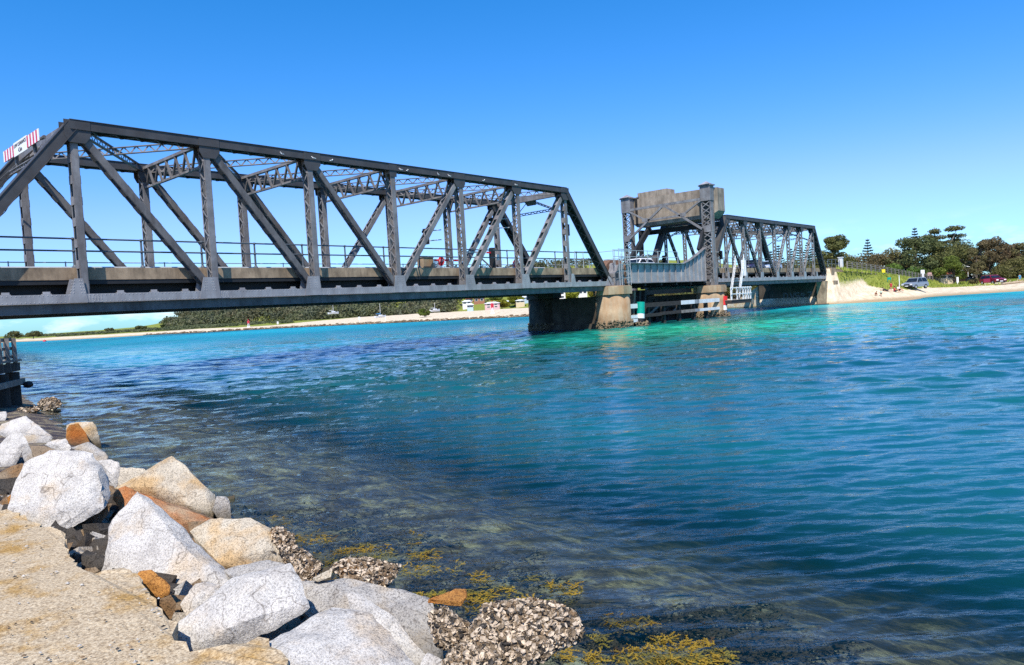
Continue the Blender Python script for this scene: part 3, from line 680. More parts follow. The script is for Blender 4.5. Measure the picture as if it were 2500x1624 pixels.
# ------------------------------------------------------------------ lifting span between pier and tower
LX0, LX1 = 50.75, 65.3
def leaf():
    org = Vector((LX0, (YF+YR)/2, 3.5)); root = thing('lifting_span', org, 'grey plate girder lifting span with curved end beside the counterweight tower', 'bridge span')
    def topz(x):
        t = (x-60.4)/(LX1-60.4); return 5.20 if t <= 0 else 5.20+1.62*(t**1.35)
    for y, s_ in ((YF, -1), (YR, 1)):
        xs_ = list(np.linspace(LX0, 60.4, 10))+list(np.linspace(60.4, LX1, 7))[1:]
        for a, b in zip(xs_[:-1], xs_[1:]):
            MB(org).prism([(a+.004, y, 3.60), (b-.004, y, 3.60), (b-.004, y, topz(b)), (a+.004, y, topz(a))], (0, .03, 0)).build('web_panel', STEEL_L, root, fix=True)
        for a in xs_:
            yy = y-.11 if s_ < 0 else y+.032
            MB(org).box((a-.012, yy, 3.62), (a+.012, yy+.108, topz(a)-.03)).build('stiffener', STEEL_L, root)
        mb = MB(org)
        for a, b in zip(xs_[:-1], xs_[1:]):
            mb.beam((a-.02, y-.02, topz(a)), (b+.02, y-.02, topz(b)),   .40 if s_ < 0 else .3, .045, (0, 1, 0))
        mb.build('top_flange', STEEL, root)
        MB(org).box((LX0-.1, y-.14, 3.54), (LX1, y+.17, 3.597)).build('bottom_flange', STEEL, root)
    # outrigger walkway along the near girder, whose shadow falls on the web
    mb = MB(org); mb.box((LX0+.2, YF-.30, 5.225), (60.6, YF-.02, 5.26)); mb.build('walkway_plate', GALV, root)
    MB(org).box((LX0, YF+.03, 4.35), (LX1-.2, YR-.03, 4.60)).build('deck_plate', ROAD, root)
    for k in range(6):
        xx = LX0+.6+k*2.75; MB(org).box((xx-.12, YF+.04, 3.3), (xx+.12, YR-.04, 4.345)).build('floor_beam', STEEL_D, root)
    # hinge end linkage and the inclined lifting links
    MB(org).beam((LX1+1.3, YR-.2, 9.6), (61.0, YR-.25, 4.9), .30, .55, (0, 1, 0)).build('lifting_link', STEEL_D, root)
    MB(org).beam((61.6, YR-.27, 5.5), (60.6, YR-.27, 4.6), .34, .60, (0, 1, 0)).build('link_shoe', WHITE, root)
    MB(org).beam((LX1+1.3, YF+.3, 9.6), (LX1-.4, YF+.35, 6.6), .30, .5, (0, 1, 0)).build('lifting_link', STEEL_D, root)
    return root
leaf()
rail('handrail', 'galvanised two rail handrail above the lifting span girder', [(48.9, YF-.24, 5.26), (59.5, YF-.24, 5.26)], 1.05, 1.75, (.5, 1.02), .024, GALV)
rail('handrail', 'thin handrail on the far side of the lifting span', [(50.0, YR+.5, 5.2), (64.8, YR+.5, 5.2)], 1.05, 2.1, (.5, 1.02), .022, GALV)
# machinery on the lifting span deck
o_ = Vector((57.6, YR-.9, 4.6)); rt = thing('winch_machinery', o_, 'rusty winch machinery on the lifting span deck behind the railing', 'machinery')
RUST = simple('rusty_steel', (.16, .085, .05), .8, 0, .4, 5)
mb = MB(o_); mb.prism([(55.6, YR-1.3, 4.6), (59.2, YR-1.3, 4.6), (59.2, YR-1.3, 6.0), (57.3, YR-1.3, 6.05), (56.6, YR-1.3, 5.6)], (0, 1.0, 0)); mb.build('housing', RUST, rt, fix=True)
MB(o_).cyl((57.3, YR-1.6, 5.4), (57.3, YR-1.3, 5.4), .35, .35, 14).build('drum', STEEL, rt)
MB(o_).cyl((58.4, YR-1.6, 5.2), (58.4, YR-1.3, 5.2), .26, .26, 14).build('drum', STEEL_D, rt)

# ------------------------------------------------------------------ counterweight tower
TX, TYF, TYR = 66.2, 32.28, 41.4
def tower():
    org = Vector((TX, (TYF+TYR)/2, 3.1)); root = thing('lift_tower', org, 'tall latticed steel lift tower with capped posts straddling the roadway', 'tower')
    for y in (TYF, TYR):
        mb = MB(org); hx, hy = .30, .46
        for sx in (-1, 1):
            for sy in (-1, 1):
                cx_, cy_ = TX+sx*hx, y+sy*hy
                mb.box((cx_-.07, cy_-.015, 3.12), (cx_+.07, cy_+.015, 11.4)); mb.box((cx_-.015, cy_-.068, 3.121), (cx_+.015, cy_+.068, 11.399))
        for sy in (-1, 1): mb.box((TX-hx+.06, y+sy*(hy+.02)-.01, 3.13), (TX+hx-.06, y+sy*(hy+.02)+.01, 11.38))
        post = mb.build('tower_post', STEEL, root)
        for sx in (-1, 1):
            mb = MB(org); lacing(mb, (TX+sx*(hx+.02), y, 3.6), (TX+sx*(hx+.02), y, 11.35), (sx, 0, 0), 0, hy, .56, .085, True); mb.build('lacing', STEEL, post)
        for z0, z1, nm in ((3.12, 3.75, 'base_plate'), (8.35, 9.0, 'collar_plate'), (11.40, 12.86, 'head_box')):
            e = .04 if nm != 'head_box' else .08
            MB(org).box((TX-hx-e-.03, y-hy-e, z0+.002), (TX+hx+e+.03, y+hy+e, z1)).build(nm, STEEL, post)
        mb = MB(org); mb.box((TX-hx-.2, y-hy-.2, 12.862), (TX+hx+.2, y+hy+.2, 12.98)); mb.build('cap_slab', STEEL, post)
        c = Vector((TX, y, 0)); MB(org).add([(TX-.62, y-.54, 12.982), (TX+.62, y-.54, 12.982), (TX+.62, y+.54, 12.982), (TX-.62, y+.54, 12.982), (TX, y, 13.35)], [(3, 2, 1, 0), (0, 1, 4), (1, 2, 4), (2, 3, 4), (3, 0, 4)]).build('cap', STEEL_L, post)
    # cross bracing in the plane of the posts (facing the lifting span)
    X0 = TX-.48; ya, yb = TYF+.42, TYR-.42
    def br(a, b, w=.2, nm='brace'):
        MB(org).beam((X0, a[0], a[1]), (X0, b[0], b[1]), .16, w, (1, 0, 0)).build(nm, STEEL, root)
    ym = (ya+yb)/2
    br((ya, 11.62), (yb, 11.62), .24, 'top_strut'); br((yb, 8.62), (ym+.1, 11.5)); br((ym-.1, 11.5), (ya, 8.70))
    br((yb, 11.5), (yb-1.95, 10.35), .16); br((ya, 11.5), (ya+1.95, 10.35), .16); br((yb-1.95, 10.30), (ya+1.95, 10.30), .18, 'middle_strut')
    for y_, z_ in ((ym, 11.5), (yb-1.95, 10.33), (ya+1.95, 10.33)): MB(org).box((X0-.1, y_-.32, z_-.16), (X0-.083, y_+.32, z_+.2)).build('gusset_plate', STEEL, root)
    # portal girder over the road behind the weight, and the housing around the front post foot
    MB(org).box((TX+2.9, TYF+.2, 9.1), (TX+3.2, TYR-.6, 9.6)).build('rear_strut', STEEL_D, root)
    for y in (TYF+.5, TYR-.9):
        MB(org).beam((TX+.9, y, 9.3), (TX+3.1, y, 9.3), .2, .4, (0, 1, 0)).build('trunnion_arm', STEEL_D, root)
        MB(org).beam((TX+.75, y, 3.2), (TX+.95, y, 9.4), .34, .42, (0, 1, 0)).build('rear_leg', STEEL_D, root)
    MB(org).box((TX+.6, TYF-.2, 3.15), (TX+1.15, TYF+.5, 6.0)).build('post_housing', STEEL, root)
    return root
tower()
def weight():
    org = Vector((68, 36.6, 9.7)); root = thing('counterweight', org, 'massive stained concrete counterweight block hung in the lift tower', 'counterweight')
    x0, x1 = TX+.55, TX+2.6; y0, y1 = 31.55, 41.55
    prof = [(y0, 12.72), (y0, 10.45), (y0+.75, 9.82), (y1-.9, 9.82), (y1, 10.55), (y1, 12.80)]
    n = len(prof); e = .22
    lo = [(x0, y, z) for y, z in prof]; hi = [(x1, y, z) for y, z in prof]
    bm = bmesh.new()
    vs = [bm.verts.new(Vector(p)-org) for p in lo+hi]
    bm.faces.new(vs[:n][::-1]); bm.faces.new(vs[n:])
    for i in range(n): bm.faces.new((vs[i], vs[(i+1) % n], vs[n+(i+1) % n], vs[n+i]))
    bmesh.ops.recalc_face_normals(bm, faces=bm.faces)
    bmesh.ops.bevel(bm, geom=[ed for ed in bm.edges if abs((ed.verts[0].co-ed.verts[1].co).x) < .01 and max(v.co.z for v in ed.verts) < 3.3 and abs(ed.verts[0].co.y-ed.verts[1].co.y) < .2], offset=.28, segments=1, affect='EDGES')
    me = bpy.data.meshes.new('concrete_block'); bm.to_mesh(me); bm.free(); me.materials.append(CONC_W)
    o = bpy.data.objects.new('concrete_block', me); COL.objects.link(o); o.parent = root
    MB(org).box((x0+.12, 37.0, 12.60), (x1-.3, 40.5, 13.42)).build('raised_block', CONC_W, root)
    MB(org).box((x0-.012, y1-1.05, 10.0), (x0+.2, y1-.75, 12.85)).build('joint_strip', STEEL_D, root)
    mb = MB(org); mb.beam((x0+.2, y1-.2, 12.86), (x0+.2, 40.3, 13.0), .3, .12, (1, 0, 0)); mb.build('lifting_bar', STEEL, root)
    return root
weight()

# ------------------------------------------------------------------ piers
OYST = simple('oyster_crust', (.17, .13, .085), .95, 0, .6, 9, .15)
def crust(mb, c, r, z0, z1, n, rng):
    for i in range(n):
        t = rng.uniform(0, 6.283); z = rng.uniform(z0, z1); rr = r+rng.uniform(-.03, .10); s_ = rng.uniform(.06, .16)
        p = Vector((c.x+rr*math.cos(t), c.y+rr*math.sin(t), z)); q = Vector((rng.uniform(-1, 1), rng.uniform(-1, 1), rng.uniform(-1, 1)))*s_
        e1 = Vector((math.cos(t), math.sin(t), 0))*s_; e2 = Vector((-math.sin(t), math.cos(t), 0))*s_; e3 = Vector((0, 0, s_))
        mb.add([p-e2-e3*.6, p+e2-e3*.7, p+e3, p+e1+q*.5], [(0, 1, 3), (1, 2, 3), (2, 0, 3)])
def pier(label, xc, yf, yr, ztop, rcyl, wall_top, group, rear=True):
    org = Vector((xc, (yf+yr)/2, 0)); root = thing('pier', org, label, 'bridge pier', group); rng = random.Random(int(xc))
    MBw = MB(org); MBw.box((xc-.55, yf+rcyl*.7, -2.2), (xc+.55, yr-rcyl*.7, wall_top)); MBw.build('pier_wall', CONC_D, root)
    MB(org).box((xc-.85, yf+rcyl*.7, -2.2), (xc+.85, yr-rcyl*.7, .42)).build('wall_footing', CONC_D, root)
    for k, y in enumerate((yf, yr)):
        c = Vector((xc, y, 0)); mat = CONC_P if k == 0 else CONC_D  # rear column gets the concrete with shade in its colour
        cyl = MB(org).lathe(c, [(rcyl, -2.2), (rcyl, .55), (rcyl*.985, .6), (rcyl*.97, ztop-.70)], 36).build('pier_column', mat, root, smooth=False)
        for pl in cyl.data.polygons: pl.use_smooth = len(pl.vertices) == 4
        n8 = 8; R8 = rcyl*1.12
        poly = [(xc+R8*math.cos(math.pi/8+i*math.pi/4), y+R8*math.sin(math.pi/8+i*math.pi/4), ztop-.695) for i in range(8)]
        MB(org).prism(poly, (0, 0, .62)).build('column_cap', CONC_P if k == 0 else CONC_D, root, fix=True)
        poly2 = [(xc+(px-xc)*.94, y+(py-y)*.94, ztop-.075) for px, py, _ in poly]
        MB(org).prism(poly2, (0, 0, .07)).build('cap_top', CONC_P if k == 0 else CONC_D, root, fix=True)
        mb = MB(org); crust(mb, c, rcyl-.03, -.2, .58, 620, rng); cr_ = mb.build('oyster_crust', OYST, root); cr_['kind'] = 'stuff'
    return root
pier('concrete pier of twin columns under the right end of the long truss span', 48.95, 32.45, 39.6, 3.38, 1.42, 2.62, 'bridge piers')
pier('concrete pier of twin columns carrying the lift tower behind the white fender rails', 66.3, 32.5, 40.6, 3.12, 1.42, 2.4, 'bridge piers')
# bearings and the little work platform on the near pier
o_ = Vector((48.9, YF, 3.38)); rt = thing('pier_ladder_frame', o_, 'galvanised ladder frame and railing standing on the near pier cap', 'ladder')
xa, xb, yq = 48.3, 50.3, YF-1.15
for xx in (xa, xa+.42, xb-.42, xb): MB(o_).cyl((xx, yq+(xx-xa)*.12, 3.38), (xx, yq+(xx-xa)*.12, 6.3 if xx in (xa, xb) else 5.9), .028, .028, 6).build('stile', GALV, rt)
for z in (3.95, 4.5, 5.05, 5.6, 6.25): MB(o_).cyl((xa, yq, z), (xb, yq+.24, z), .024, .024, 6).build('rung', GALV, rt)
o_ = Vector((49.6, YF+.2, 3.4)); rt = thing('bearing_housing', o_, 'grey steel bearing housing on the near pier between the two spans', 'machinery')
MB(o_).prism([(48.95, YF-.25, 3.385), (50.35, YF-.25, 3.385), (50.35, YF-.25, 5.1), (49.6, YF-.25, 5.1), (49.2, YF-.25, 4.5), (48.95, YF-.25, 4.4)], (0, .8, 0)).build('housing', STEEL, rt, fix=True)
MB(o_).box((49.05, YF-.27, 4.05), (49.45, YF-.252, 4.4)).build('inspection_hatch', BLACK, rt)
for k in range(3): MB(o_).lathe(Vector((50.55, YF-.2, 3.5+k*.55)), [(.10, 0), (.14, .1), (.14, .4), (.08, .5)], 10).build('hydraulic_cylinder', RUST, rt)
rail('handrail', 'thin galvanised handrail turning around the end of the long truss span', [(44.6, YF+.42, ZK), (47.9, YF+.42, ZK+.0), (48.1, YF-.9, ZK), (50.5, YF-.75, ZK)], 1.3, 1.2, (.62, 1.26), .022, GALV)

# dark pit wall, floats and struts below the lifting span
o_ = Vector((58, YF+3.5, 0)); rt = thing('underdeck_frame', o_, 'dark timber and steel frame standing in the water below the lifting span', 'frame')
for k in range(7): MB(o_).box((51.4+k*2.15, YF+2.6, -1.8), (51.72+k*2.15, YF+2.92, 2.1)).build('pile', TIMBER, rt)
for z in (.55, 1.25): MB(o_).box((51.2, YF+2.40, z), (65.0, YF+2.59, z+.3)).build('waling', TIMBER, rt)
for k in range(6):
    a = 51.6+k*2.15; MB(o_).beam((a, YF+2.34, .6), (a+2.1, YF+2.34, 1.5), .08, .22, (0, 1, 0)).build('brace', TIMBER_G if k % 2 else TIMBER, rt)
MB(o_).box((52, YF+1.2, 2.55), (64.6, YF+1.5, 2.95)).build('pipe_beam', STEEL_D, rt)
for k in range(3):
    x_ = 53.2+k*.9; MB(o_).beam((x_, YF+1.0, .4), (x_+.5, YF+1.0, 2.9), .25, .3, (0, 1, 0)).build('raking_strut', CONC if k == 0 else TIMBER, rt)
MB(o_).box((51.0, YF+2.95, -1.8), (65.2, YF+3.1, 1.15)).build('sheeting', TIMBER, rt)

# ------------------------------------------------------------------ fender rails with green and red marker piles
FY = 31.35
o_ = Vector((58, FY, 0)); rt = thing('fender', o_, 'white painted timber fender rails across the pier below the lifting span', 'fender')
xg, xr_ = 50.95, 66.4
for z, w, nm in ((1.66, .36, 'upper_rail'), (.86, .26, 'lower_rail')):
    edges_ = [49.0, xg-.1] if True else []
    segs = [(49.0, xg-.25, WHITE), (xg+.25, 54.5, TIMBER), (54.52, 58.0, TIMBER), (58.02, 60.6, WHITE if nm == 'upper_rail' else TIMBER_G), (60.62, 61.5, STEEL_L), (61.52, 66.1, WHITE)]
    for a, b, mt in segs:
        zz = z if a > 52 or nm == 'upper_rail' else z-.06
        MB(o_).box((a, FY-.1, zz-w/2), (b, FY+.08, zz+w/2)).build(nm, mt, rt)
for xx in (52.8, 55.4, 58.1, 60.9, 63.4): MB(o_).box((xx-.16, FY+.09, -1.8), (xx+.16, FY+.40, 1.75)).build('pile', TIMBER, rt)
MB(o_).box((49.1, FY-.1, .35), (xg-.3, FY+.05, .62)).build('lower_rail', WHITE, rt)
def marker_pile(x, label, paint, bands):
    c = Vector((x, FY-.15, 0)); root = thing('marker_pile', c, label, 'marker pile'); lean = Vector((.10, 0, 1))
    for z0, z1, mt, r_ in bands: MB(c).cyl(c+lean*z0, c+lean*z1, r_, r_, 16).build('pile_band', mt, root)
    rng = random.Random(3); mb = MB(c); crust(mb, c, .42, -.3, .32, 260, rng); mb.build('oyster_crust', OYST, root)['kind'] = 'stuff'
    mb = MB(c); mb.lathe(c, [(.62, -1.2), (.58, .02), (.46, .22), (.30, .3)], 14); mb.build('pile_footing', GR_D, root)
marker_pile(xg, 'green topped marker pile with white band at the left of the fender', GREENP, [(-1, .62, STEEL_D, .27), (.62, 1.02, WHITE, .31), (1.02, 1.95, GREENP, .33)])
marker_pile(xr_, 'red topped marker pile with white band at the right of the fender', REDP, [(-1, .62, TIMBER_G, .26), (.62, 1.10, WHITE, .30), (1.10, 1.98, REDP, .33)])

# ------------------------------------------------------------------ white stair and landing beside the tower pier
LY0, LY1, LXa, LXb, LZ = 30.3, 31.2, 66.3, 70.9, 1.55
o_ = Vector((68.6, 30.8, LZ)); rt = thing('landing_platform', o_, 'small timber landing with white posts and rails beside the tower pier', 'landing')
MB(o_).box((LXa, LY0, LZ-.35), (LXb, LY1+.5, LZ-.02)).build('bearer', TIMBER, rt)
for k in range(12): MB(o_).box((LXa+k*.385, LY0-.05, LZ-.018), (LXa+k*.385+.36, LY1+.55, LZ+.03)).build('plank', TIMBER_G, rt)
for xx in (66.4, 67.7, 69.1, 69.7, 70.3, 70.85):
    MB(o_).box((xx-.075, LY0-.02, LZ+.03), (xx+.075, LY0+.1, LZ+1.28)).build('post', WHITE, rt)
for z in (.55, 1.15): MB(o_).box((LXa-.1, LY0-.065, LZ+z), (LXb+.1, LY0-.025, LZ+z+.09)).build('rail', WHITE, rt)
MB(o_).box((67.9, LY0-.08, LZ+.75), (68.4, LY0-.066, LZ+1.15)).build('notice_board', STEEL_L, rt)
o_ = Vector((69.3, 31.3, LZ)); rt = thing('access_stair', o_, 'steep white access stair from the landing up to the bridge deck', 'stair')
a0, a1 = Vector((68.9, 31.1, LZ+.05)), Vector((71.2, 31.45, 5.0))
dv_ = (a1-a0); sdv_ = Vector((dv_.y, -dv_.x, 0)).normalized()
for e in (-.42, .42):
    MB(o_).beam(a0+sdv_*e, a1+sdv_*e, .04, .16, sdv_).build('stringer', WHITE, rt)
    for z in (.55, 1.05): MB(o_).cyl(a0+sdv_*e+Vector((0, 0, z)), a1+sdv_*e+Vector((0, 0, z)), .024, .024, 6).build('hand_rail', WHITE, rt)
    for t in (.02, .34, .66, .98): q = a0+dv_*t+sdv_*e; MB(o_).box((q.x-.035, q.y-.035, q.z), (q.x+.035, q.y+.035, q.z+1.12)).build('post', WHITE, rt)
for k in range(13):
    q = a0+dv_*((k+.5)/13); MB(o_).beam(q-sdv_*.4, q+sdv_*.4, .24, .045, (dv_.x, dv_.y, 0)).build('tread', TIMBER, rt)
for e in range(4):
    xx = 70.7+e*.28; MB(o_).box((xx, 31.0, 3.95), (xx+.11, 31.1, 5.55)).build('gate_picket', WHITE, rt)

# ------------------------------------------------------------------ far abutment
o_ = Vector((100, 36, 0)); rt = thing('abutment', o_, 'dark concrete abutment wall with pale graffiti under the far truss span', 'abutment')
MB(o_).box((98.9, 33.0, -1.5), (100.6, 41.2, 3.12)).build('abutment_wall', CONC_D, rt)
MB(o_).box((98.3, 31.9, -1.5), (99.6, 32.99, 3.1)).build('corner_pillar', CONC, rt)
MB(o_).box((100.62, 31.7, -1.0), (101.1, 32.6, 2.6)).build('corner_pillar', CONC, rt)
MB(o_).box((101.5, 31.7, -1.0), (102.0, 32.6, 2.6)).build('corner_pillar', CONC, rt)
MB(o_).box((101.12, 31.85, -1.0), (101.48, 32.5, 2.6)).build('recessed_panel', CONC_P, rt)
MB(o_).box((100.5, 31.5, 2.602), (102.3, 33.0, 3.1)).build('bearing_shelf', CONC, rt)
MB(o_).box((100.7, 31.8, 3.102), (102.0, 40.9, 4.86)).build('back_wall', CONC, rt)
MB(o_).box((102.02, 31.9, 2.8), (106.2, 32.3, 4.86)).build('wing_wall', CONC, rt)
MB(o_).box((98.0, 31.6, -1.5), (102.2, 33.2, .12)).build('footing', CONC_D, rt)
# graffiti: pale sprayed letters on the wall face
GRAF = flat('pale_spray_paint', (.15, .15, .155), .8, .2, .3)
mb = MB(o_)
def stroke(pts, w=.16):
    for (u0, v0), (u1, v1) in zip(pts[:-1], pts[1:]): mb.beam((98.893, u0, v0), (98.893, u1, v1), .006, w, (1, 0, 0))
for base, L_ in ((37.6, [(0, .0), (0, 1.0), (-.5, .9), (-.5, .1), (0, 0)]), (36.7, [(0, 1.0), (-.25, .0), (-.55, 1.0)]), (36.0, [(-.5, .95), (0, .9), (0, .5), (-.5, .5), (-.5, .05), (0, 0)]),
                 (35.2, [(0, 0), (0, 1), (-.5, .5), (0, .45), (-.55, 0)]), (34.4, [(0, .95), (-.6, .95), (-.05, .05), (-.6, .05)])):
    stroke([(base+u, .85+v*.95) for u, v in L_]); 
mb.build('graffiti', GRAF, rt)
rail('handrail', 'short handrail on the approach just beyond the far truss span', [(100.6, 32.2, 4.9), (105.6, 32.2, 4.9)], 1.1, 1.6, (.5, 1.08), .03, RAILM)
o_ = Vector((106.0, 32.1, 4.9)); tag(MB(o_).box((105.75, 31.9, 4.865), (106.25, 32.4, 6.25)).box((105.68, 31.83, 6.252), (106.32, 32.47, 6.35)).build('end_pillar', WHITE), 'white pillar ending the bridge railing at the far approach', 'pillar')
# ------------------------------------------------------------------ foreground: concrete path edge and granite boulders
def hull_rock(pts, mat, name, label, cat='rock', group='granite boulders of the near bank', rough=.035, cuts=3, bev=.03, seed=0, facets=3):
    c = sum(pts, Vector())/len(pts); zmin = min(p.z for p in pts); org = Vector((c.x, c.y, zmin))
    bm = bmesh.new()
    for p in pts: bm.verts.new(p-org)
    bmesh.ops.convex_hull(bm, input=bm.verts)
    bmesh.ops.delete(bm, geom=[v for v in bm.verts if not v.link_faces], context='VERTS')
    size = max((max(v.co[i] for v in bm.verts)-min(v.co[i] for v in bm.verts)) for i in range(3))
    rp = random.Random(seed*7+1); back = (EYE-org).normalized(); mid_ = sum((v.co for v in bm.verts), Vector())/len(bm.verts)
    for kk in range(facets):                                   # split faces as broken granite has them
        nv = (back*rp.uniform(.2, 1.1)+Vector((rp.uniform(-1, 1), rp.uniform(-1, 1), rp.uniform(-.5, 1.1)))).normalized()
        sup = max((v.co-mid_).dot(nv) for v in bm.verts)
        bmesh.ops.bisect_plane(bm, geom=bm.verts[:]+bm.edges[:]+bm.faces[:], plane_co=mid_+nv*sup*rp.uniform(.88, .96), plane_no=nv, clear_outer=True)
        cs = [v.co.copy() for v in bm.verts]; bm.clear()
        for c_ in cs: bm.verts.new(c_)
        bmesh.ops.remove_doubles(bm, verts=bm.verts, dist=size*.004); bmesh.ops.convex_hull(bm, input=bm.verts)
        bmesh.ops.delete(bm, geom=[v for v in bm.verts if not v.link_faces], context='VERTS')
    bmesh.ops.triangulate(bm, faces=bm.faces)
    for _ in range(6):
        es = [e for e in bm.edges if e.calc_length() > size*.055]
        if not es or len(bm.verts) > 5000: break
        bmesh.ops.subdivide_edges(bm, edges=es, cuts=1); bmesh.ops.triangulate(bm, faces=[f for f in bm.faces if len(f.verts) > 3])
    bmesh.ops.smooth_vert(bm, verts=bm.verts, factor=.3, use_axis_x=True, use_axis_y=True, use_axis_z=True)
    bm.normal_update(); off = Vector((seed*3.1, seed*1.7, seed*.9)); sc = 1/max(size, .25)
    for v in bm.verts:
        q = (v.co+org)+off
        d1, p1 = noise.voronoi(q*2.6*sc)[0:2]
        chip = (d1[1]-d1[0])                                  # flat chipped facets with creases between them
        n_ = noise.fractal(q*3.2*sc, 1.0, 2.0, 5)*rough*size*.42 + noise.fractal(q*16*sc, .9, 2.1, 3)*rough*size*.2
        v.co += v.normal*(n_ - rough*size*.55*max(0, .22-chip)*3)
    me = bpy.data.meshes.new(name); bm.to_mesh(me); bm.free(); me.materials.append(mat)
    me.polygons.foreach_set('use_smooth', [True]*len(me.polygons))
    try: me.set_sharp_from_angle(angle=R(30))
    except Exception: pass
    o = bpy.data.objects.new(name, me); COL.objects.link(o); o.location = org
    return tag(o, label, cat, group)
def traced(sil, depth, mat, label, ridge=(), lean=.35, thick=.8, cat='rock', name='boulder', seed=0, zbase=None, simp=.055, **k):
    """sil: outline in photo pixels; ridge: (px, py, nearer by m) points on the near side; depth: metres at the foot"""
    wd = max(max(p[0] for p in sil)-min(p[0] for p in sil), max(p[1] for p in sil)-min(p[1] for p in sil))
    def dpk(P, tol):                                           # keep only the real corners of the outline
        if len(P) < 3: return P
        (ax, ay), (bx, by) = P[0], P[-1]; L_ = math.hypot(bx-ax, by-ay) or 1e-6
        ds = [abs((bx-ax)*(ay-q[1])-(ax-q[0])*(by-ay))/L_ for q in P[1:-1]]; i = ds.index(max(ds))+1
        return dpk(P[:i+1], tol)[:-1]+dpk(P[i:], tol) if ds[i-1] > tol else [P[0], P[-1]]
    h_ = len(sil)//2; sil = dpk(sil[:h_+1], wd*simp)[:-1]+dpk(sil[h_:]+[sil[0]], wd*simp)[:-1]
    ys_ = [p[1] for p in sil]; y1, y0 = max(ys_), min(ys_); H_ = max(1, y1-y0); pts = []; rng = random.Random(seed+11)
    cx_ = sum(p[0] for p in sil)/len(sil); cy_ = sum(ys_)/len(sil); wpx = max(p[0] for p in sil)-min(p[0] for p in sil); size = max(wpx, H_)*depth/FPX
    dp = lambda y: depth + lean*size*(y1-y)/H_
    for x, y in sil:
        pts.append(at(x, y, dp(y)))
        pts.append(at(cx_+(x-cx_)*.72, cy_+(y-cy_)*.72, dp(y)+thick*size*rng.uniform(.75, 1.0)))
    for x, y, n_ in ridge: pts.append(at(x, y, dp(y)-n_*size))
    # sink the foot a little
    low = [p for p in sil if p[1] > y1-H_*.25]
    for x, y in low: q = at(x, y, dp(y)); pts.append(q+Vector((0, 0, -.12*size))); 
    cc = sum(pts, Vector())/len(pts); pts = [cc+(p-cc)*1.07 for p in pts]
    return hull_rock(pts, mat, name, label, cat, seed=seed, **k)
# pixel -> outline tables
A = lambda L_: [(x*.194, 1000+y*.194) for x, y in L_]                     # from the left detail view
B = lambda L_: [(x*.388, 820+y*.388) for x, y in L_]
C2 = lambda L_: [(200+x*.2742, 1200+y*.2742) for x, y in L_]
D3 = lambda L_: [(700+x*.3361, 1240+y*.3361) for x, y in L_]
traced(A([(90,1270),(250,920),(250,800),(310,680),(630,535),(900,525),(1150,570),(1230,690),(1400,870),(1450,950),(1390,1170),(1330,1190),(950,1290),(780,1440),(650,1480),(400,1440),(250,1370)]), 6.9, GR_W,
       'largest pale speckled granite boulder at the left, above a brown overhang', ridge=[(150, 1150, .10), (110, 1250, .06), (210, 1130, .09), (60, 1200, .05), (250, 1215, .08)], lean=.55, thick=.5, seed=1)
traced(A([(760,1440),(950,1290),(1330,1185),(1400,1190),(1340,1330),(1230,1470),(1050,1600),(830,1560)]), 7.15, GR_B, 'brown shaded underside of the largest boulder', lean=-.1, thick=.7, seed=2)  # boulder's shaded underside as its own stone, shade put into the brown
traced(B([(655,1480),(660,1370),(730,1180),(800,1110),(875,985),(920,1030),(1100,1180),(1230,1290),(1470,1546),(1400,1610),(1270,1625),(1000,1600),(760,1530),(740,1470)]), 5.55, GR_W,
       'tall pyramid shaped white granite boulder with a sharp ridge', ridge=[(343, 1216, .05), (400, 1290, .12), (470, 1358, .15), (540, 1425, .13), (420, 1425, .14), (310, 1385, .08)], lean=.55, thick=.5, seed=3, facets=1)
traced(C2([(665,1370),(690,1310),(850,1200),(940,1100),(1210,870),(1340,785),(1400,780),(1640,720),(1830,655),(1880,680),(1930,800),(1995,1040),(1900,1120),(1700,1230),(1550,1285),(1300,1350),(1100,1400),(940,1450),(740,1510),(680,1450)]), 4.12, GR_W,
       'long wedge shaped white granite slab with a black twig on it', ridge=[(500, 1480, .07), (620, 1420, .08), (420, 1540, .06), (640, 1500, .10), (560, 1530, .11), (715, 1480, .05), (700, 1400, .03)], lean=.45, thick=.45, seed=4, rough=.028, facets=0, simp=.04)
traced([(520,1640),(600,1585),(700,1540),(790,1495),(812,1486),(905,1500),(925,1560),(985,1600),(1010,1640),(1010,1720),(540,1720)], 3.45, GR_W, 'broad white granite slab cut off by the lower edge of the picture',
       ridge=[(760, 1560, .12), (860, 1560, .10), (700, 1620, .15), (900, 1640, .12)], lean=.6, thick=.45, seed=5, rough=.03)
traced(D3([(100,550),(160,510),(260,500),(420,510),(560,545),(700,590),(790,570),(920,615),(1040,660),(1060,720),(1040,800),(1090,990),(1110,1080),(1000,1100),(860,1150),(560,1160),(140,740)]), 4.38, GR_G,
       'grey granite slab sloping to the water behind the white slab', ridge=[(830, 1430, .05), (920, 1490, .08), (1000, 1480, .04), (880, 1540, .09)], lean=.7, thick=.35, seed=6, rough=.03)
traced(D3([(440,640),(500,620),(640,720),(780,800),(900,990),(1000,1110),(1080,1160),(700,1180),(520,900)]), 4.2, GR_W, 'pale granite ridge lying over the grey slab near the lower edge', ridge=[(890, 1500, .08), (960, 1580, .08)], lean=.6, thick=.35, seed=7, rough=.03)
traced(D3([(1000,1090),(1030,1050),(1080,1070),(1180,1142),(1190,1190),(960,1190)]), 3.6, GR_W, 'small white stone peeping over the lower edge beside the oyster rocks', lean=.4, seed=8)
traced(C2([(880,1000),(940,900),(1010,830),(1120,810),(1240,840),(1200,900),(1060,1040),(940,1110),(900,1060)]), 4.75, GR_W, 'squat pale stone wedged between the pyramid boulder and the long slab', ridge=[(480, 1460, .1)], lean=.5, seed=9)
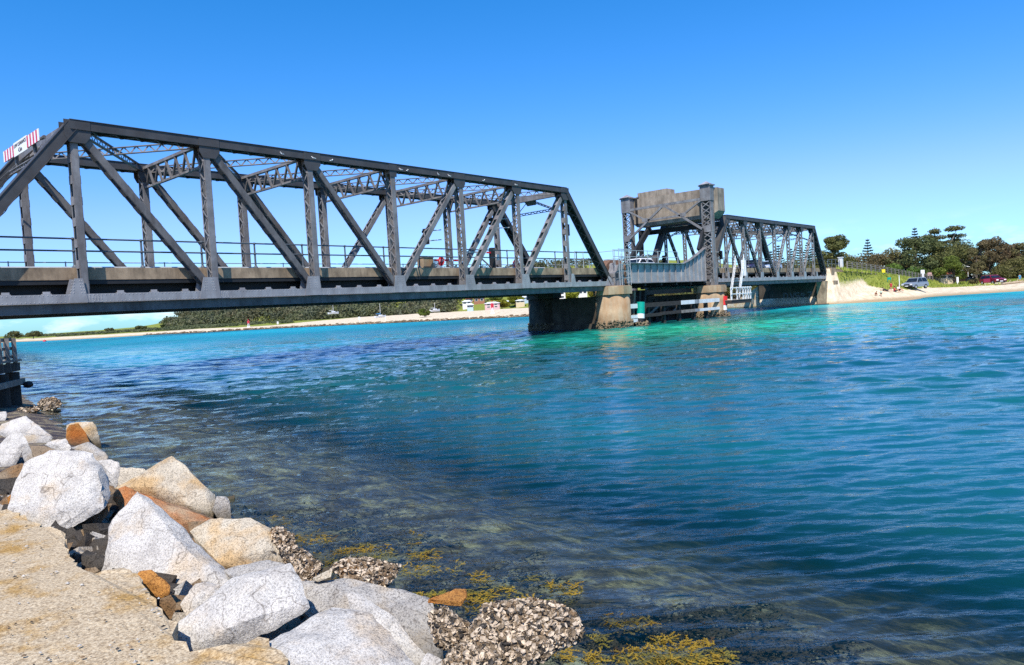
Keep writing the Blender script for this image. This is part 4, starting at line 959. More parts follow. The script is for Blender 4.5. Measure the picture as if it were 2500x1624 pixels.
traced(C2([(970,360),(1100,275),(1160,258),(1270,285),(1380,260),(1500,235),(1560,270),(1690,350),(1740,440),(1790,610),(1650,635),(1450,625),(1270,695),(1150,560),(1060,430)]), 5.9, GR_T,
       'cream coloured granite boulder beside the water, right of the pyramid boulder', ridge=[(560, 1330, .14), (630, 1345, .12), (540, 1375, .10), (660, 1310, .08)], lean=.35, thick=.6, seed=10)
traced(C2([(1260,700),(1400,650),(1640,610),(1800,620),(1860,650),(1650,720),(1400,780),(1300,750)]), 5.45, GR_G, 'flat tan stone slab under the cream boulder', lean=.5, thick=.7, seed=11)
traced(B([(730,960),(870,890),(930,860),(1030,800),(1085,755),(1140,800),(1170,855),(1250,920),(1350,1010),(1365,1080),(1330,1110),(1150,1040),(1000,1010),(880,985),(760,965)]), 8.1, GR_T,
       'cream granite peak pointing up beside the dark water', ridge=[(385, 1190, .12), (440, 1200, .10), (340, 1190, .08), (470, 1235, .06)], lean=.3, thick=.55, seed=12)
traced(B([(1365,1015),(1430,1015),(1445,1050),(1445,1150),(1455,1175),(1390,1165),(1340,1100)]), 8.0, GR_G, 'upright stone block at the right foot of the cream peak', lean=.2, seed=13)
traced(B([(730,990),(800,960),(870,985),(1000,1030),(1150,1060),(1260,1090),(1380,1140),(1425,1175),(1300,1200),(1190,1230),(1080,1150),(960,1060),(840,1100),(770,1120)]), 7.3, GR_R,
       'rust stained granite slab lying behind the pyramid boulder', ridge=[(360, 1235, .06), (450, 1265, .08), (500, 1280, .05)], lean=.35, thick=.7, seed=14)
traced(A([(840,210),(900,175),(985,170),(1110,150),(1160,155),(1210,210),(1240,300),(1255,430),(1270,480),(1180,490),(1130,440),(1000,440),(870,445),(835,380)]), 14.2, GR_T, 'two toned boulder with an orange face beside the water at the left', ridge=[(205, 1060, .18), (185, 1070, .10), (215, 1045, .12)], lean=.1, thick=.7, seed=15)
traced(A([(840,250),(880,200),(985,180),(1070,290),(1120,410),(1000,435),(870,440),(838,370)]), 13.9, GR_O, 'orange lichen covered face of stone leaning on the two toned boulder', lean=.1, thick=.35, seed=16)
traced(A([(0,200),(260,95),(330,90),(480,160),(520,220),(620,310),(660,350),(600,420),(400,450),(250,280),(0,330)]), 14.5, GR_W, 'broad pale boulder below the timber jetty', ridge=[(30, 1050, .06), (70, 1035, .05)], lean=.3, thick=.6, seed=17)
traced(A([(250,280),(400,300),(660,350),(560,440),(380,440),(310,400)]), 13.6, GR_G, 'grey slab in shadow below the broad pale boulder', lean=.3, seed=18)
traced(A([(0,440),(60,380),(170,280),(240,285),(300,400),(345,410),(280,560),(130,740),(0,790),(-80,760),(-80,520)]), 11.3, GR_W, 'white boulder cut off by the left edge of the picture', ridge=[(20, 1110, .08), (40, 1090, .08)], lean=.35, thick=.6, seed=19)
traced(A([(275,570),(345,415),(420,580),(430,620),(320,650)]), 11.2, GR_G, 'small grey wedge of stone beside the white edge boulder', lean=.2, seed=20)
traced(A([(380,450),(560,455),(700,500),(800,550),(700,600),(440,620),(420,560)]), 10.6, GR_B, 'brown rounded stone behind the largest boulder', lean=.4, seed=21)
traced(A([(570,450),(640,390),(710,370),(830,370),(890,480),(870,530),(800,550),(690,500)]), 11.3, GR_W, 'bright white stone behind the largest boulder', ridge=[(140, 1085, .1)], lean=.2, seed=22)
traced(A([(890,480),(980,430),(1120,415),(1200,460),(1320,540),(1390,640),(1240,650),(1150,570),(960,530)]), 10.2, GR_G, 'tan and grey boulder in front of the two toned boulder', ridge=[(235, 1105, .1)], lean=.3, seed=23)
traced(A([(1220,650),(1400,640),(1490,670),(1510,760),(1470,950),(1450,960),(1390,850),(1250,700)]), 8.6, GR_W, 'pale square stone at the right shoulder of the largest boulder', ridge=[(275, 1160, .12)], lean=.3, seed=24)
traced(B([(745,830),(830,830),(900,840),(920,860),(830,910),(770,945),(735,940)]), 9.4, GR_T, 'low tan stone between the pale square stone and the cream peak', lean=.3, seed=25)
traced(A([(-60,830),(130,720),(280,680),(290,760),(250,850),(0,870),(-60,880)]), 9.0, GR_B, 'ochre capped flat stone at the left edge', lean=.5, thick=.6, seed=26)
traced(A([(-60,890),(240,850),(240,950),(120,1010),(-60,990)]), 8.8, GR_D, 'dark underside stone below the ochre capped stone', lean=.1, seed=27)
traced(A([(90,1110),(140,1070),(190,1065),(170,1150),(100,1180)]), 7.9, GR_O, 'small orange stone left of the largest boulder', lean=.2, seed=28)
traced(C2([(480,760),(520,715),(620,705),(700,760),(780,830),(770,880),(700,905),(600,880),(520,890),(490,830)]), 4.95, GR_O, 'rusty orange rounded stone at the edge of the concrete path', ridge=[(365, 1420, .12)], lean=.3, seed=29)
traced(C2([(0,575),(130,560),(205,575),(200,660),(110,690),(0,650)]), 5.7, GR_D, 'dark slate coloured stone in the gap before the pyramid boulder', lean=.3, seed=30)
traced(C2([(20,690),(120,670),(160,710),(60,730)]), 5.5, GR_B, 'small reddish stone beside the dark slate stone', lean=.3, seed=31)
traced(C2([(700,960),(790,925),(835,1000),(820,1110),(760,1120),(690,1050)]), 4.7, GR_B, 'brown crusty lump at the broken edge of the concrete path', ridge=[(415, 1475, .1)], lean=.2, seed=32)
traced(C2([(820,1080),(900,1075),(930,1120),(870,1160),(800,1140)]), 4.6, GR_G, 'small grey cobble at the tip of the long slab', lean=.2, seed=33)
traced([(0,1010),(14,1006),(16,1012),(10,1034),(0,1040),(-30,1040),(-30,1010)], 17.5, GR_W, 'pale stone at the left edge under the jetty piles', lean=.2, seed=34)
traced(B([(1180,1175),(1215,1190),(1300,1170),(1345,1165),(1300,1215),(1200,1228)]), 6.7, GR_B, 'dark brown stone in the shade below the rusty slab', lean=.3, seed=35)

# concrete path: irregular slab with a broken edge
def path_slab():
    ZP = .60
    edge = [(-260,1225),(-120,1232),(0,1240),(30,1246),(70,1264),(110,1282),(148,1290),(158,1310),(163,1335),(178,1362),(196,1392),(225,1398),(262,1392),(300,1384),(335,1398),(352,1425),(380,1450),(395,1478),(420,1500),(432,1512),(415,1545),(470,1580),(560,1570),(640,1548),(700,1600),(760,1700)]
    top = [onz(x, y, ZP) for x, y in edge]; top += [Vector((1.0, -2.0, ZP)), Vector((-6, -2.0, ZP)), Vector((-6, 14, ZP))]
    org = Vector((0, 4, 0)); bm = bmesh.new(); rng = random.Random(5)
    # densify the outline
    P_ = []
    for i in range(len(top)):
        a = top[i]; b = top[(i+1) % len(top)]; n = max(1, int((b-a).length/.07)) if i < len(edge)-1 else 3
        for k in range(n):
            q = a.lerp(b, k/n)
            if i < len(edge)-1: q = q+Vector((rng.uniform(-.02, .02), rng.uniform(-.03, .03), rng.uniform(-.03, .0)))
            P_.append(q)
    vt = [bm.verts.new(q-org) for q in P_]; vb = [bm.verts.new(q-org+Vector((rng.uniform(-.06, .03), rng.uniform(-.05, .02), -.75))) for q in P_]
    ft = bm.faces.new(vt); n = len(vt)
    for i in range(n): bm.faces.new((vt[i], vb[i], vb[(i+1) % n], vt[(i+1) % n]))
    bmesh.ops.triangulate(bm, faces=[ft])
    bmesh.ops.recalc_face_normals(bm, faces=bm.faces)
    me = bpy.data.meshes.new('concrete_path'); bm.to_mesh(me); bm.free(); me.materials.append(PLAT)
    o = bpy.data.objects.new('concrete_path', me); COL.objects.link(o); o.location = org
    return tag(o, 'sandy broken edged concrete path along the near bank', 'path', kind='structure')
path_slab()
# rubble core of the bank under the boulders
def core():
    u = np.linspace(-3.5, 1.2, 60); v = np.linspace(-1.5, 30, 220); U_, V_ = np.meshgrid(u, v, indexing='ij')
    Xc = 2.35+.185*V_+U_*1.017; Zc = np.interp(U_, [-3.5, -1.3, -.3, .4, 1.2], [.30, .16, -.05, -.3, -.6])-.5*sst(9, 15, V_)+(fbm(Xc, V_, 9, .5, 4)-.5)*.25
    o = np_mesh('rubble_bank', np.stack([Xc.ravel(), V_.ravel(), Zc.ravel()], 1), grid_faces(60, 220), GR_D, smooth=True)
    tag(o, 'dark rubble of the near bank under the boulders', 'bank', kind='structure')
core()
# small broken stones filling the gaps between the boulders
def rubble():
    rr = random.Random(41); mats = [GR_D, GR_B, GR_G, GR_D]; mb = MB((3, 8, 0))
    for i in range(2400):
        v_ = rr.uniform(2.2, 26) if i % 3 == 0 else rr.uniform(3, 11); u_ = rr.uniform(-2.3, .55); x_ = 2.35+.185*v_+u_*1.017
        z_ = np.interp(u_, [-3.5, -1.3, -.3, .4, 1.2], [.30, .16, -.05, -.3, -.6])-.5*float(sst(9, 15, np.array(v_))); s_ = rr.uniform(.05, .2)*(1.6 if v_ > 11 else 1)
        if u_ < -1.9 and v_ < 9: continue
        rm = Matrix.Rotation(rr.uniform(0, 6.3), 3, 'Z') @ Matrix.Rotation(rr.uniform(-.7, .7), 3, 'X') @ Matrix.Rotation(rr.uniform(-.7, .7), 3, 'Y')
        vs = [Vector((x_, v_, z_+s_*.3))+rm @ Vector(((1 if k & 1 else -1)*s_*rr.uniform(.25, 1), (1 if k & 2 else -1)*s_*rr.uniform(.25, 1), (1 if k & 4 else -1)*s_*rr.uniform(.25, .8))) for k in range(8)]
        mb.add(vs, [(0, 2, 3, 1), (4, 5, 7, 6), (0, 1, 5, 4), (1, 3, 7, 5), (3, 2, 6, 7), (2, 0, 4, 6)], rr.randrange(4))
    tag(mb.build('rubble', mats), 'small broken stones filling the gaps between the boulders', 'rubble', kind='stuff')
rubble()
# loose chips and leaves lying on the path
mb = MB((1.5, 5, .6)); rng = random.Random(21)
for i in range(190):
    px, py = rng.uniform(0, 400), rng.uniform(1260, 1624)
    if px > 150 and py < 1420: continue
    q = onz(px, py, .605); s_ = rng.choice([.003, .004, .005, .009])*rng.uniform(.7, 1.6); a = rng.uniform(0, 6)
    e1 = Vector((math.cos(a), math.sin(a), 0))*s_; e2 = Vector((-math.sin(a), math.cos(a), 0))*s_*.7; h_ = Vector((0, 0, s_*.8))
    mb.add([q-e1-e2, q+e1-e2, q+e1+e2, q-e1+e2, q+h_], [(0, 1, 4), (1, 2, 4), (2, 3, 4), (3, 0, 4)], rng.choice([0, 0, 1, 2]))
tag(mb.build('grit', [GR_W, GR_D, GR_B]), 'loose chips and debris scattered on the concrete path', 'grit', kind='stuff')
# the black twig on the long slab
tw = [at(485, 1487, 4.48), at(493, 1500, 4.42), at(503, 1525, 4.34), at(513, 1545, 4.27)]
tag(MB(tw[3]).path(tw, .006, 5).build('twig', BLACK), 'thin black twig lying on the long white slab', 'twig')

# ------------------------------------------------------------------ oyster covered rocks
SHELL = simple('oyster_shell', (.47, .375, .275), .8, 0, .55, 38, .25)
def oyster_rock(sil, depth, label, n, seed, lean=.6, base=GR_B, thick=.7, s=(.009, .020)):
    o = traced(sil, depth, base, label, lean=lean, thick=thick, seed=seed, name='oyster_rock', group='oyster covered rocks at the water edge', rough=.06)
    me = o.data; rng = random.Random(seed); polys = [p for p in me.polygons]; w = [p.area for p in polys]; mb = MB(o.location)
    for p in rng.choices(polys, w, k=int(n*2.7)):
        if p.center.z+o.location.z < -.05: continue
        c = o.location+p.center+Vector((rng.uniform(-.012, .012), rng.uniform(-.012, .012), rng.uniform(-.012, .012))); nn = (Vector(p.normal)+Vector((rng.uniform(-.9, .9), rng.uniform(-.9, .9), rng.uniform(-.4, .9)))).normalized()
        t1 = nn.orthogonal().normalized(); t2 = nn.cross(t1); a = rng.uniform(0, 6.28); e1 = t1*math.cos(a)+t2*math.sin(a); e2 = nn.cross(e1); r_ = rng.uniform(*s)
        ring = [c+e1*(r_*math.cos(k*1.2566)*1.25)+e2*(r_*math.sin(k*1.2566)*.75)+nn*(r_*.5) for k in range(5)]
        mb.add([c-nn*r_*.4]+ring+[c+nn*r_*.15], [(0, 1+(k+1) % 5, 1+k) for k in range(5)]+[(6, 1+k, 1+(k+1) % 5) for k in range(5)], rng.choice([0, 0, 0, 1, 1, 2]))
    sh = mb.build('oyster_shells', [SHELL, GR_B, GR_D], o); sh['kind'] = 'stuff'
    return o
oyster_rock(D3([(1340,880),(1380,760),(1480,690),(1640,690),(1780,730),(1880,690),(2010,720),(2090,790),(2130,900),(2050,960),(1900,1010),(1720,1090),(1560,1100),(1400,1020)]), 3.55, 'largest oyster covered rock standing in the weedy shallows', 1900, 51)
oyster_rock(D3([(1160,1142),(1200,1060),(1290,1010),(1400,1030),(1490,1070),(1520,1150),(1500,1200),(1150,1200)]), 3.3, 'oyster covered rock at the lower edge beside the white stones', 700, 52)
oyster_rock(D3([(1050,790),(1130,740),(1230,810),(1300,860),(1310,930),(1220,980),(1100,960),(1070,880)]), 3.95, 'oyster covered rock between the grey slab and the largest oyster rock', 620, 53)
oyster_rock(D3([(330,440),(420,380),(560,375),(700,400),(800,430),(790,480),(720,520),(560,550),(420,500)]), 5.0, 'flat oyster covered rock in the yellow weed', 700, 54, lean=.9)
oyster_rock(C2([(1780,540),(1880,505),(2000,560),(2120,660),(2080,740),(1960,810),(1900,720),(1830,640)]), 5.3, 'oyster covered lump below the cream boulder', 620, 55)
oyster_rock(C2([(1690,350),(1760,345),(1860,400),(1880,450),(1860,510),(1780,530),(1740,440)]), 5.95, 'dark oyster covered lump behind the cream boulder', 420, 56, base=GR_D)
oyster_rock([(95,985),(110,975),(130,973),(146,982),(143,990),(120,996),(100,994)], 21.0, 'small oyster covered rock standing alone beyond the jetty piles', 260, 57, s=(.03, .06))
oyster_rock([(30,1012),(48,1000),(70,998),(96,994),(92,1002),(60,1014),(40,1018)], 19.5, 'low oyster covered stones at the foot of the jetty piles', 260, 58, s=(.03, .05), base=GR_D)
traced(D3([(190,510),(330,440),(320,500),(230,520)]), 4.9, GR_T, 'small tan stone between the oyster covered lumps', lean=.5, seed=59)
traced(D3([(1030,660),(1130,620),(1230,590),(1300,590),(1310,640),(1260,680),(1120,680)]), 4.55, GR_O, 'yellow orange pointed rock breaking the weedy surface', lean=.5, seed=60)

# ------------------------------------------------------------------ floating and drowned weed
def weed(name, label, spots, mat, zlo, zhi, per, size):
    rng = random.Random(99); V = []; F = []
    for px, py, w, h in spots:
        n = int(per*w*h/900)+10
        for i in range(n):
            a = rng.uniform(0, 6.283); rr = math.sqrt(rng.random())
            q = onz(px+w*.5*rr*math.cos(a), py+h*.5*rr*math.sin(a), 0); q.z = rng.uniform(zlo, zhi)
            d = rng.uniform(0, 6.283); L_ = rng.uniform(.4, 1.0)*size; cur = q
            for s_ in range(4):
                d += rng.uniform(-.5, .5); nx = cur+Vector((math.cos(d), math.sin(d), rng.uniform(-.18, .22)))*L_*.25
                for side in (0, 1, -1):
                    dd_ = d+side*.8; end = nx if side == 0 else cur+Vector((math.cos(dd_), math.sin(dd_), .15))*L_*.18
                    wv = Vector((-math.sin(dd_), math.cos(dd_), .3))*size*(.028 if side == 0 else .035)
                    k = len(V); V += [cur-wv, cur+wv, end+wv*.8, end-wv*.8]; F.append((k, k+1, k+2, k+3))
                cur = nx
    o = np_mesh(name, np.array([tuple(v) for v in V]), np.array(F), mat)
    return tag(o, label, 'seaweed', kind='stuff')
Dp = lambda L_: [(700+x*.3361, 1240+y*.3361, w*.3361, h*.3361) for x, y, w, h in L_]
weed('seaweed', 'yellow seaweed floating at the surface among the rocks', Dp([(180,105,80,25),(190,215,320,90),(60,210,120,60),(580,310,420,110),(480,330,300,90),(1000,345,240,90),(960,450,320,80),(250,370,220,90),(340,495,100,30),
  (1400,500,160,80),(1770,505,120,40),(1930,570,130,40),(1600,600,140,70),(1390,640,240,110),(2070,620,130,50),(950,180,110,40),(1340,735,110,40),(1760,660,220,40),(1090,640,160,60),(1990,1060,180,80),(2250,1090,170,120),(1620,1135,160,30),
  (2330,800,90,40),(2260,930,140,60),(1240,1000,180,60),(1140,1080,90,50),(900,260,60,25),(1200,455,90,20),(-60,75,160,40),(-20,115,140,30),(1250,400,60,40)])+
  [(1540,1520,110,26),(1600,1600,210,44),(1730,1600,120,36),(1700,1575,90,26),(1620,1560,50,16),(1390,1430,60,18),(1660,1612,180,20),(100,1010,60,4),(1030,1455,60,18)], F_WEED, -.05, .008, 46, .09)
weed('drowned_weed', 'dark brown weed drowned just under the surface', Dp([(1700,290,520,60),(1200,310,500,60),(800,230,500,50),(1900,480,500,70),(1500,420,700,120),(1100,520,500,160),(700,130,600,90),(1800,640,600,120),(1300,760,400,160),(2200,760,360,160),(2300,980,300,200),(400,260,500,140)])+
  [(1650,1500,420,60),(1900,1560,400,60),(1500,1480,300,40),(1800,1480,300,40),(900,1250,420,40),(700,1230,200,30)], F_KELP, -.16, -.015, 15, .15)

# ------------------------------------------------------------------ timber jetty at the left edge
def jetty():
    org = Vector((6.1, 25.6, 0)); root = thing('jetty', org, 'weathered timber jetty with railing and dark piles at the left edge', 'jetty')
    dv = Vector((-.50, -.866, 0)); nv = Vector((-.866, .50, 0)); E_ = Vector((6.12, 25.7, 0))
    ZD = 1.15
    for k in range(3):
        q = E_+dv*(k*.95); MB(org).cyl(q+Vector((0, 0, -1.5)), q+Vector((0, 0, ZD)), .20, .18, 12).build('pile', TIMBER, root)
    MB(org).beam(E_-dv*.15-nv*.24+Vector((0, 0, .86)), E_+dv*4-nv*.24+Vector((0, 0, .86)), .08, .17, nv).build('waling', TIMBER_G, root)
    MB(org).beam(E_-dv*.2-nv*.05+Vector((0, 0, 1.30)), E_+dv*4-nv*.05+Vector((0, 0, 1.32)), .22, .24, nv).build('edge_beam', TIMBER, root)
    for k in range(16):
        a = E_+dv*(k*.25-.15)+Vector((0, 0, 1.5)); MB(org).beam(a-nv*.2, a+nv*3.0, .22, .05, dv).build('deck_plank', TIMBER_G, root)
    for k in range(6):
        q = E_+dv*(k*.62)-nv*.10; MB(org).box((q.x-.05, q.y-.05, 1.20), (q.x+.05, q.y+.05, 2.18)).build('rail_post', TIMBER_G, root)
    for z in (1.62, 1.87, 2.14): MB(org).beam(E_-dv*.06-nv*.02+Vector((0, 0, z)), E_+dv*4-nv*.02+Vector((0, 0, z)), .05, .11 if z > 2 else .09, nv).build('rail', TIMBER_G, root)
    MB(org).beam(E_+dv*.02+nv*.1+Vector((0, 0, 1.5)), E_+nv*.1+dv*.02+Vector((0, 0, 2.16)), .34, .05, dv).build('end_panel', TIMBER_G, root)
    q = E_-dv*.1+RT*.42+Vector((0, 0, .78)); mb = MB(org); mb.lathe(q, [(.03, -.11), (.11, -.08), (.14, -.01), (.10, .07), (.03, .10)], 10); mb.beam(q, E_+Vector((0, 0, .8)), .07, .07); mb.build('rubber_fender', BLACK, root)
jetty()
# ------------------------------------------------------------------ vegetation
def cards(C, rad, n, size, rng, flat_=1.0, shell=.55):
    """n leaf-clump quads spread through ellipsoids C (m x 3) with radii rad (m x 3)"""
    C = np.asarray(C, float); rad = np.asarray(rad, float); w = rad.prod(1)**(2/3); idx = rng.choice(len(C), n, p=w/w.sum())
    d = rng.normal(size=(n, 3)); d /= np.linalg.norm(d, axis=1)[:, None]
    r_ = shell+(1-shell)*rng.rand(n)**.6; P_ = C[idx]+d*rad[idx]*r_[:, None]
    nn = d*np.array([1, 1, flat_])+rng.normal(size=(n, 3))*.75; nn /= np.linalg.norm(nn, axis=1)[:, None]
    t1 = np.cross(nn, rng.normal(size=(n, 3))); t1 /= np.linalg.norm(t1, axis=1)[:, None]; t2 = np.cross(nn, t1)
    s_ = size*(.5+rng.rand(n))[:, None]
    V = np.stack([P_-t1*s_-t2*s_*.45, P_+t1*s_*.3-t2*s_*.6, P_+t1*s_+t2*s_*.35, P_-t1*s_*.25+t2*s_*.65], 1).reshape(-1, 3)
    return V, np.arange(4*n).reshape(-1, 4)
def tree(label, base, lobes, trunk, n, size, fol, bark=BARK, name='tree', group=None, seed=1, limbs=(), cat='tree', shell=.5):
    """lobes: (dx, dy, dz, rx, ry, rz) from the base; trunk: (height, radius)"""
    base = Vector(base); root = thing(name, base, label, cat, group); rng = np.random.RandomState(seed)
    L_ = np.array(lobes, float); V, F = cards(L_[:, :3], L_[:, 3:], int(n*2.1), size*.64, rng, shell=shell)
    np_mesh('crown', V, F, fol, root)
    th, tr = trunk; mb = MB(base); r2 = random.Random(seed); p = base.copy(); k = 5
    for i in range(k):
        q = p+Vector((r2.uniform(-.04, .04)*th, r2.uniform(-.04, .04)*th, th/k)); mb.cyl(p, q, tr*(1-.14*i), tr*(1-.14*(i+1)), 7, True); p = q
    mb.build('trunk', bark, root)
    for (dx, dy, dz, *_r), i in zip(lobes, range(len(lobes))):
        if i % max(1, len(lobes)//8) == 0:
            st = base+Vector((0, 0, th*r2.uniform(.45, .9))); en = base+Vector((dx, dy, dz)); md = st.lerp(en, .5)+Vector((0, 0, -.08*th))
            MB(base).cyl(st, md, tr*.42, tr*.3, 6).cyl(md, en, tr*.3, tr*.1, 6).build('limb', bark, root)
    return root
def blob_lobes(rng, n, R_, H_, z0, top=1.0, lobe=.32):
    out = []
    for i in range(n):
        a = rng.uniform(0, 6.283); t = rng.random(); z = z0+H_*t; prof = math.sin(math.pi*(.12+.80*t))**.7
        rr = R_*prof*math.sqrt(rng.random()); s_ = R_*lobe*rng.uniform(.7, 1.3)
        out.append((rr*math.cos(a), rr*math.sin(a), z, s_, s_, s_*rng.uniform(.55, .85)))
    return out
def norfolk(label, base, h, seed, group='tall tiered pines'):
    base = Vector(base); root = thing('norfolk_pine', base, label, 'pine tree', group); rng = random.Random(seed)
    MB(base).cyl(base, base+Vector((0, 0, h)), h*.016, h*.003, 7).build('trunk', BARK, root)
    V = []; F = []; tiers = int(h*1.5)
    for t in range(tiers):
        u = (t+.3)/tiers; z = h*(.10+.89*u); L_ = h*.225*(1-u)**.78*rng.uniform(.85, 1.1)+.12; nb = 9 if u < .8 else 6; a0 = rng.uniform(0, 6)
        for b_ in range(nb):
            a = a0+b_*6.283/nb+rng.uniform(-.15, .15); d = Vector((math.cos(a), math.sin(a), 0)); sdv = Vector((-d.y, d.x, 0)); ns = max(3, int(L_/.35))
            for s_ in range(ns):
                f = (s_+.6)/ns; q = base+Vector((0, 0, z))+d*(L_*f)+Vector((0, 0, L_*(.10*f+.10*f*f)))
                for sg in (-1, 1):
                    wd = .34*(1-.45*f)*(.6+L_*.12); tip = q+sdv*(sg*wd)+d*(.32*wd)+Vector((0, 0, .10+rng.uniform(-.04, .10))); k = len(V); th_ = Vector((0, 0, .10))
                    V += [q-d*.13-th_*.6, q+d*.13-th_*.6, tip+th_, tip-d*.16-th_*.3]; F.append((k, k+1, k+2, k+3))
                k = len(V); V += [q-sdv*.06-d*.18, q+sdv*.06-d*.18, q+d*.2+Vector((0, 0, .22)), q+d*.05+Vector((0, 0, .26))]; F.append((k, k+1, k+2, k+3))
    V = np.array([tuple(v-base) for v in V]); np_mesh('crown', V, np.array(F), F_PINE, root)
    return root
def gp(px, D, zoff=0.0):
    """ground point under photo column px at forward depth D"""
    q = at(px, 690, D); return Vector((q.x, q.y, gz(q.x, q.y)+zoff))
def zpix(px, py, D): return at(px, py, D).z
def size_at(D): return D/FPX

# right bank -------------------------------------------------------------
rg = random.Random(4)
# spreading crown by the abutment
b0 = gp(2037, 150); H_ = zpix(2037, 577, 150)-b0.z
tree('tall round headed gum tree just right of the far span', b0, [(rg.uniform(-2.6, 2.6), rg.uniform(-2, 2), H_*rg.uniform(.74, .97), 1.1, 1.1, .75) for _ in range(15)]+[(-3.0, 2.2, H_*.55, 1.2, 1.2, 1.2), (-3.4, 2.6, H_*.42, 1.3, 1.3, 1.2), (2.6, -2.3, H_*.5, 1.5, 1.5, 1.2), (3.3, -3.2, H_*.4, 1.5, 1.5, 1.0), (1.2, -1, H_*.42, 1.6, 1.6, 1.3), (-1, .5, H_*.3, 2.2, 2, 1.5), (0, 0, H_*.62, 2.0, 2.0, 1.4), (1.5, -1.2, H_*.6, 1.4, 1.4, 1.2), (-1.8, 1.4, H_*.66, 1.4, 1.4, 1.1), (-2.5, 1.5, H_*.2, 2.6, 2.4, 1.6), (2.5, -2, H_*.22, 2.6, 2.4, 1.6)], (H_*.85, .22), 6500, .26, F_OLIVE, seed=3, shell=.35)
b0 = gp(2122, 165); norfolk('short dark tiered pine standing above the hedge', b0, zpix(2112, 583, 165)-b0.z, 11)
b0 = gp(2238, 165); norfolk('tallest tiered pine pointing above the trees at the right', b0, zpix(2222, 556, 165)-b0.z, 12)
b0 = gp(2212, 158); norfolk('smaller tiered pine at the left of the tallest one', b0, zpix(2206, 600, 158)-b0.z, 13)
PINE_L = ['leftmost tiered pine of the row seen through the far truss span', 'second tiered pine from the left seen through the far truss span', 'third tiered pine from the left seen through the far truss span', 'third tiered pine from the right seen through the far truss span', 'second tiered pine from the right seen through the far truss span', 'rightmost tiered pine of the row, beside the far end post']
for i, (px, py) in enumerate(((1877, 612), (1896, 598), (1926, 606), (1948, 596), (1968, 590), (1984, 588))):
    b0 = gp(px+8, 170+6*(i % 3)); norfolk(PINE_L[i], b0, zpix(px, py, 170+6*(i % 3))-b0.z, 20+i, 'row of pines behind the far truss span')
# tall flat topped gum
D = 165; b0 = gp(2300, D); s_ = size_at(D)
pads = [(2280, 565, 22, 9), (2322, 560, 30, 9), (2262, 578, 20, 7), (2290, 580, 26, 8), (2330, 575, 22, 8), (2272, 596, 26, 9), (2305, 592, 22, 8), (2262, 612, 22, 10), (2335, 588, 20, 7), (2310, 612, 24, 10), (2340, 604, 22, 8), (2288, 608, 18, 8), (2325, 630, 30, 14), (2275, 634, 30, 16), (2350, 618, 24, 10)]
lb = []
for px, py, w_, h_ in pads:
    q = at(px, py, D)-b0
    for j in range(3): lb.append((q.x+rg.uniform(-.6, .6)*w_*s_*.6, q.y+rg.uniform(-.6, .6)*w_*s_*.6+rg.uniform(-1, 1), q.z+rg.uniform(-.2, .2), w_*s_*.55, w_*s_*.55, h_*s_*.75))
tree('tall flat topped gum tree with layered crown above the others', b0, lb, (13.0, .35), 5200, .24, F_DARK, BARK_L, seed=5, shell=.3)
# big dark conifer mound and the green shrubs in front of it
b0 = gp(2240, 152); tree('broad dark cypress spreading below the tallest pine', b0, blob_lobes(random.Random(8), 60, 7.0, 8.4, .6, lobe=.19), (7, .3), 6500, .26, F_DARK, seed=8)
b0 = gp(2180, 148); tree('low bright green shrub in front of the cypress', b0, blob_lobes(random.Random(9), 16, 4.2, 3.2, .4), (2, .12), 2200, .2, F_BRIGHT, name='shrub', cat='shrub', seed=9)
b0 = gp(2215, 143); tree('bright green bush behind the road fence', b0, blob_lobes(random.Random(10), 14, 3.6, 2.4, .3), (1.5, .1), 1800, .2, F_BRIGHT, name='shrub', cat='shrub', seed=10)
b0 = gp(2330, 140); tree('rounded green garden tree beside the white roofed house', b0, blob_lobes(random.Random(12), 18, 3.6, 3.6, 1.4), (2.5, .16), 2400, .2, F_BRIGHT, seed=12)
for i, (px, D, rr, hh, fo, lab) in enumerate(((2058, 150, 4.6, 5.6, F_OLIVE, 'olive banksia clump behind the abutment pillar'), (2098, 154, 5.6, 6.2, F_BROWN, 'brown green scrub below the short tiered pine'), (2145, 156, 5.8, 6.0, F_BROWN, 'brown green scrub right of the short tiered pine'),
      (2182, 160, 5.2, 7.0, F_OLIVE, 'olive scrub tree between the two tiered pines'), (2300, 152, 5.0, 6.8, F_OLIVE, 'olive tree below the flat topped gum'), (2345, 156, 5.2, 7.6, F_DARK, 'dark tree right of the flat topped gum'), (2372, 162, 4.5, 6.0, F_OLIVE, 'olive tree behind the white roofed house'))):
    b0 = gp(px, D); tree(lab, b0, blob_lobes(random.Random(30+i), 26, rr, hh, .6), (hh*.8, .2), 3000, .24, fo, seed=30+i, group='trees of the right bank')
for i, (px, py, D, rr, lab) in enumerate(((2392, 590, 150, 3.4, 'brown she-oak nearest the lane at the right'), (2420, 583, 156, 4.0, 'tall brown she-oak beside the lane'), (2448, 606, 160, 4.2, 'lower she-oak between two tall ones'), (2470, 592, 165, 4.4, 'tall she-oak behind the green hedge'), (2503, 596, 160, 5.0, 'she-oak cut off by the right edge'))):
    b0 = gp(px, D); hh = zpix(px, py, D)-b0.z; tree(lab, b0, blob_lobes(random.Random(50+i), 36, rr, hh*.92, .3, lobe=.24), (hh*.8, .22), 4200, .22, F_BROWN, seed=50+i, group='she-oaks at the right')
b0 = gp(2385, 134); tree('slender she-oak growing at the edge of the lane', b0, blob_lobes(random.Random(61), 24, 1.7, 6.2, .0, lobe=.35), (5, .15), 2400, .2, F_BROWN, seed=61, group='she-oaks at the right')
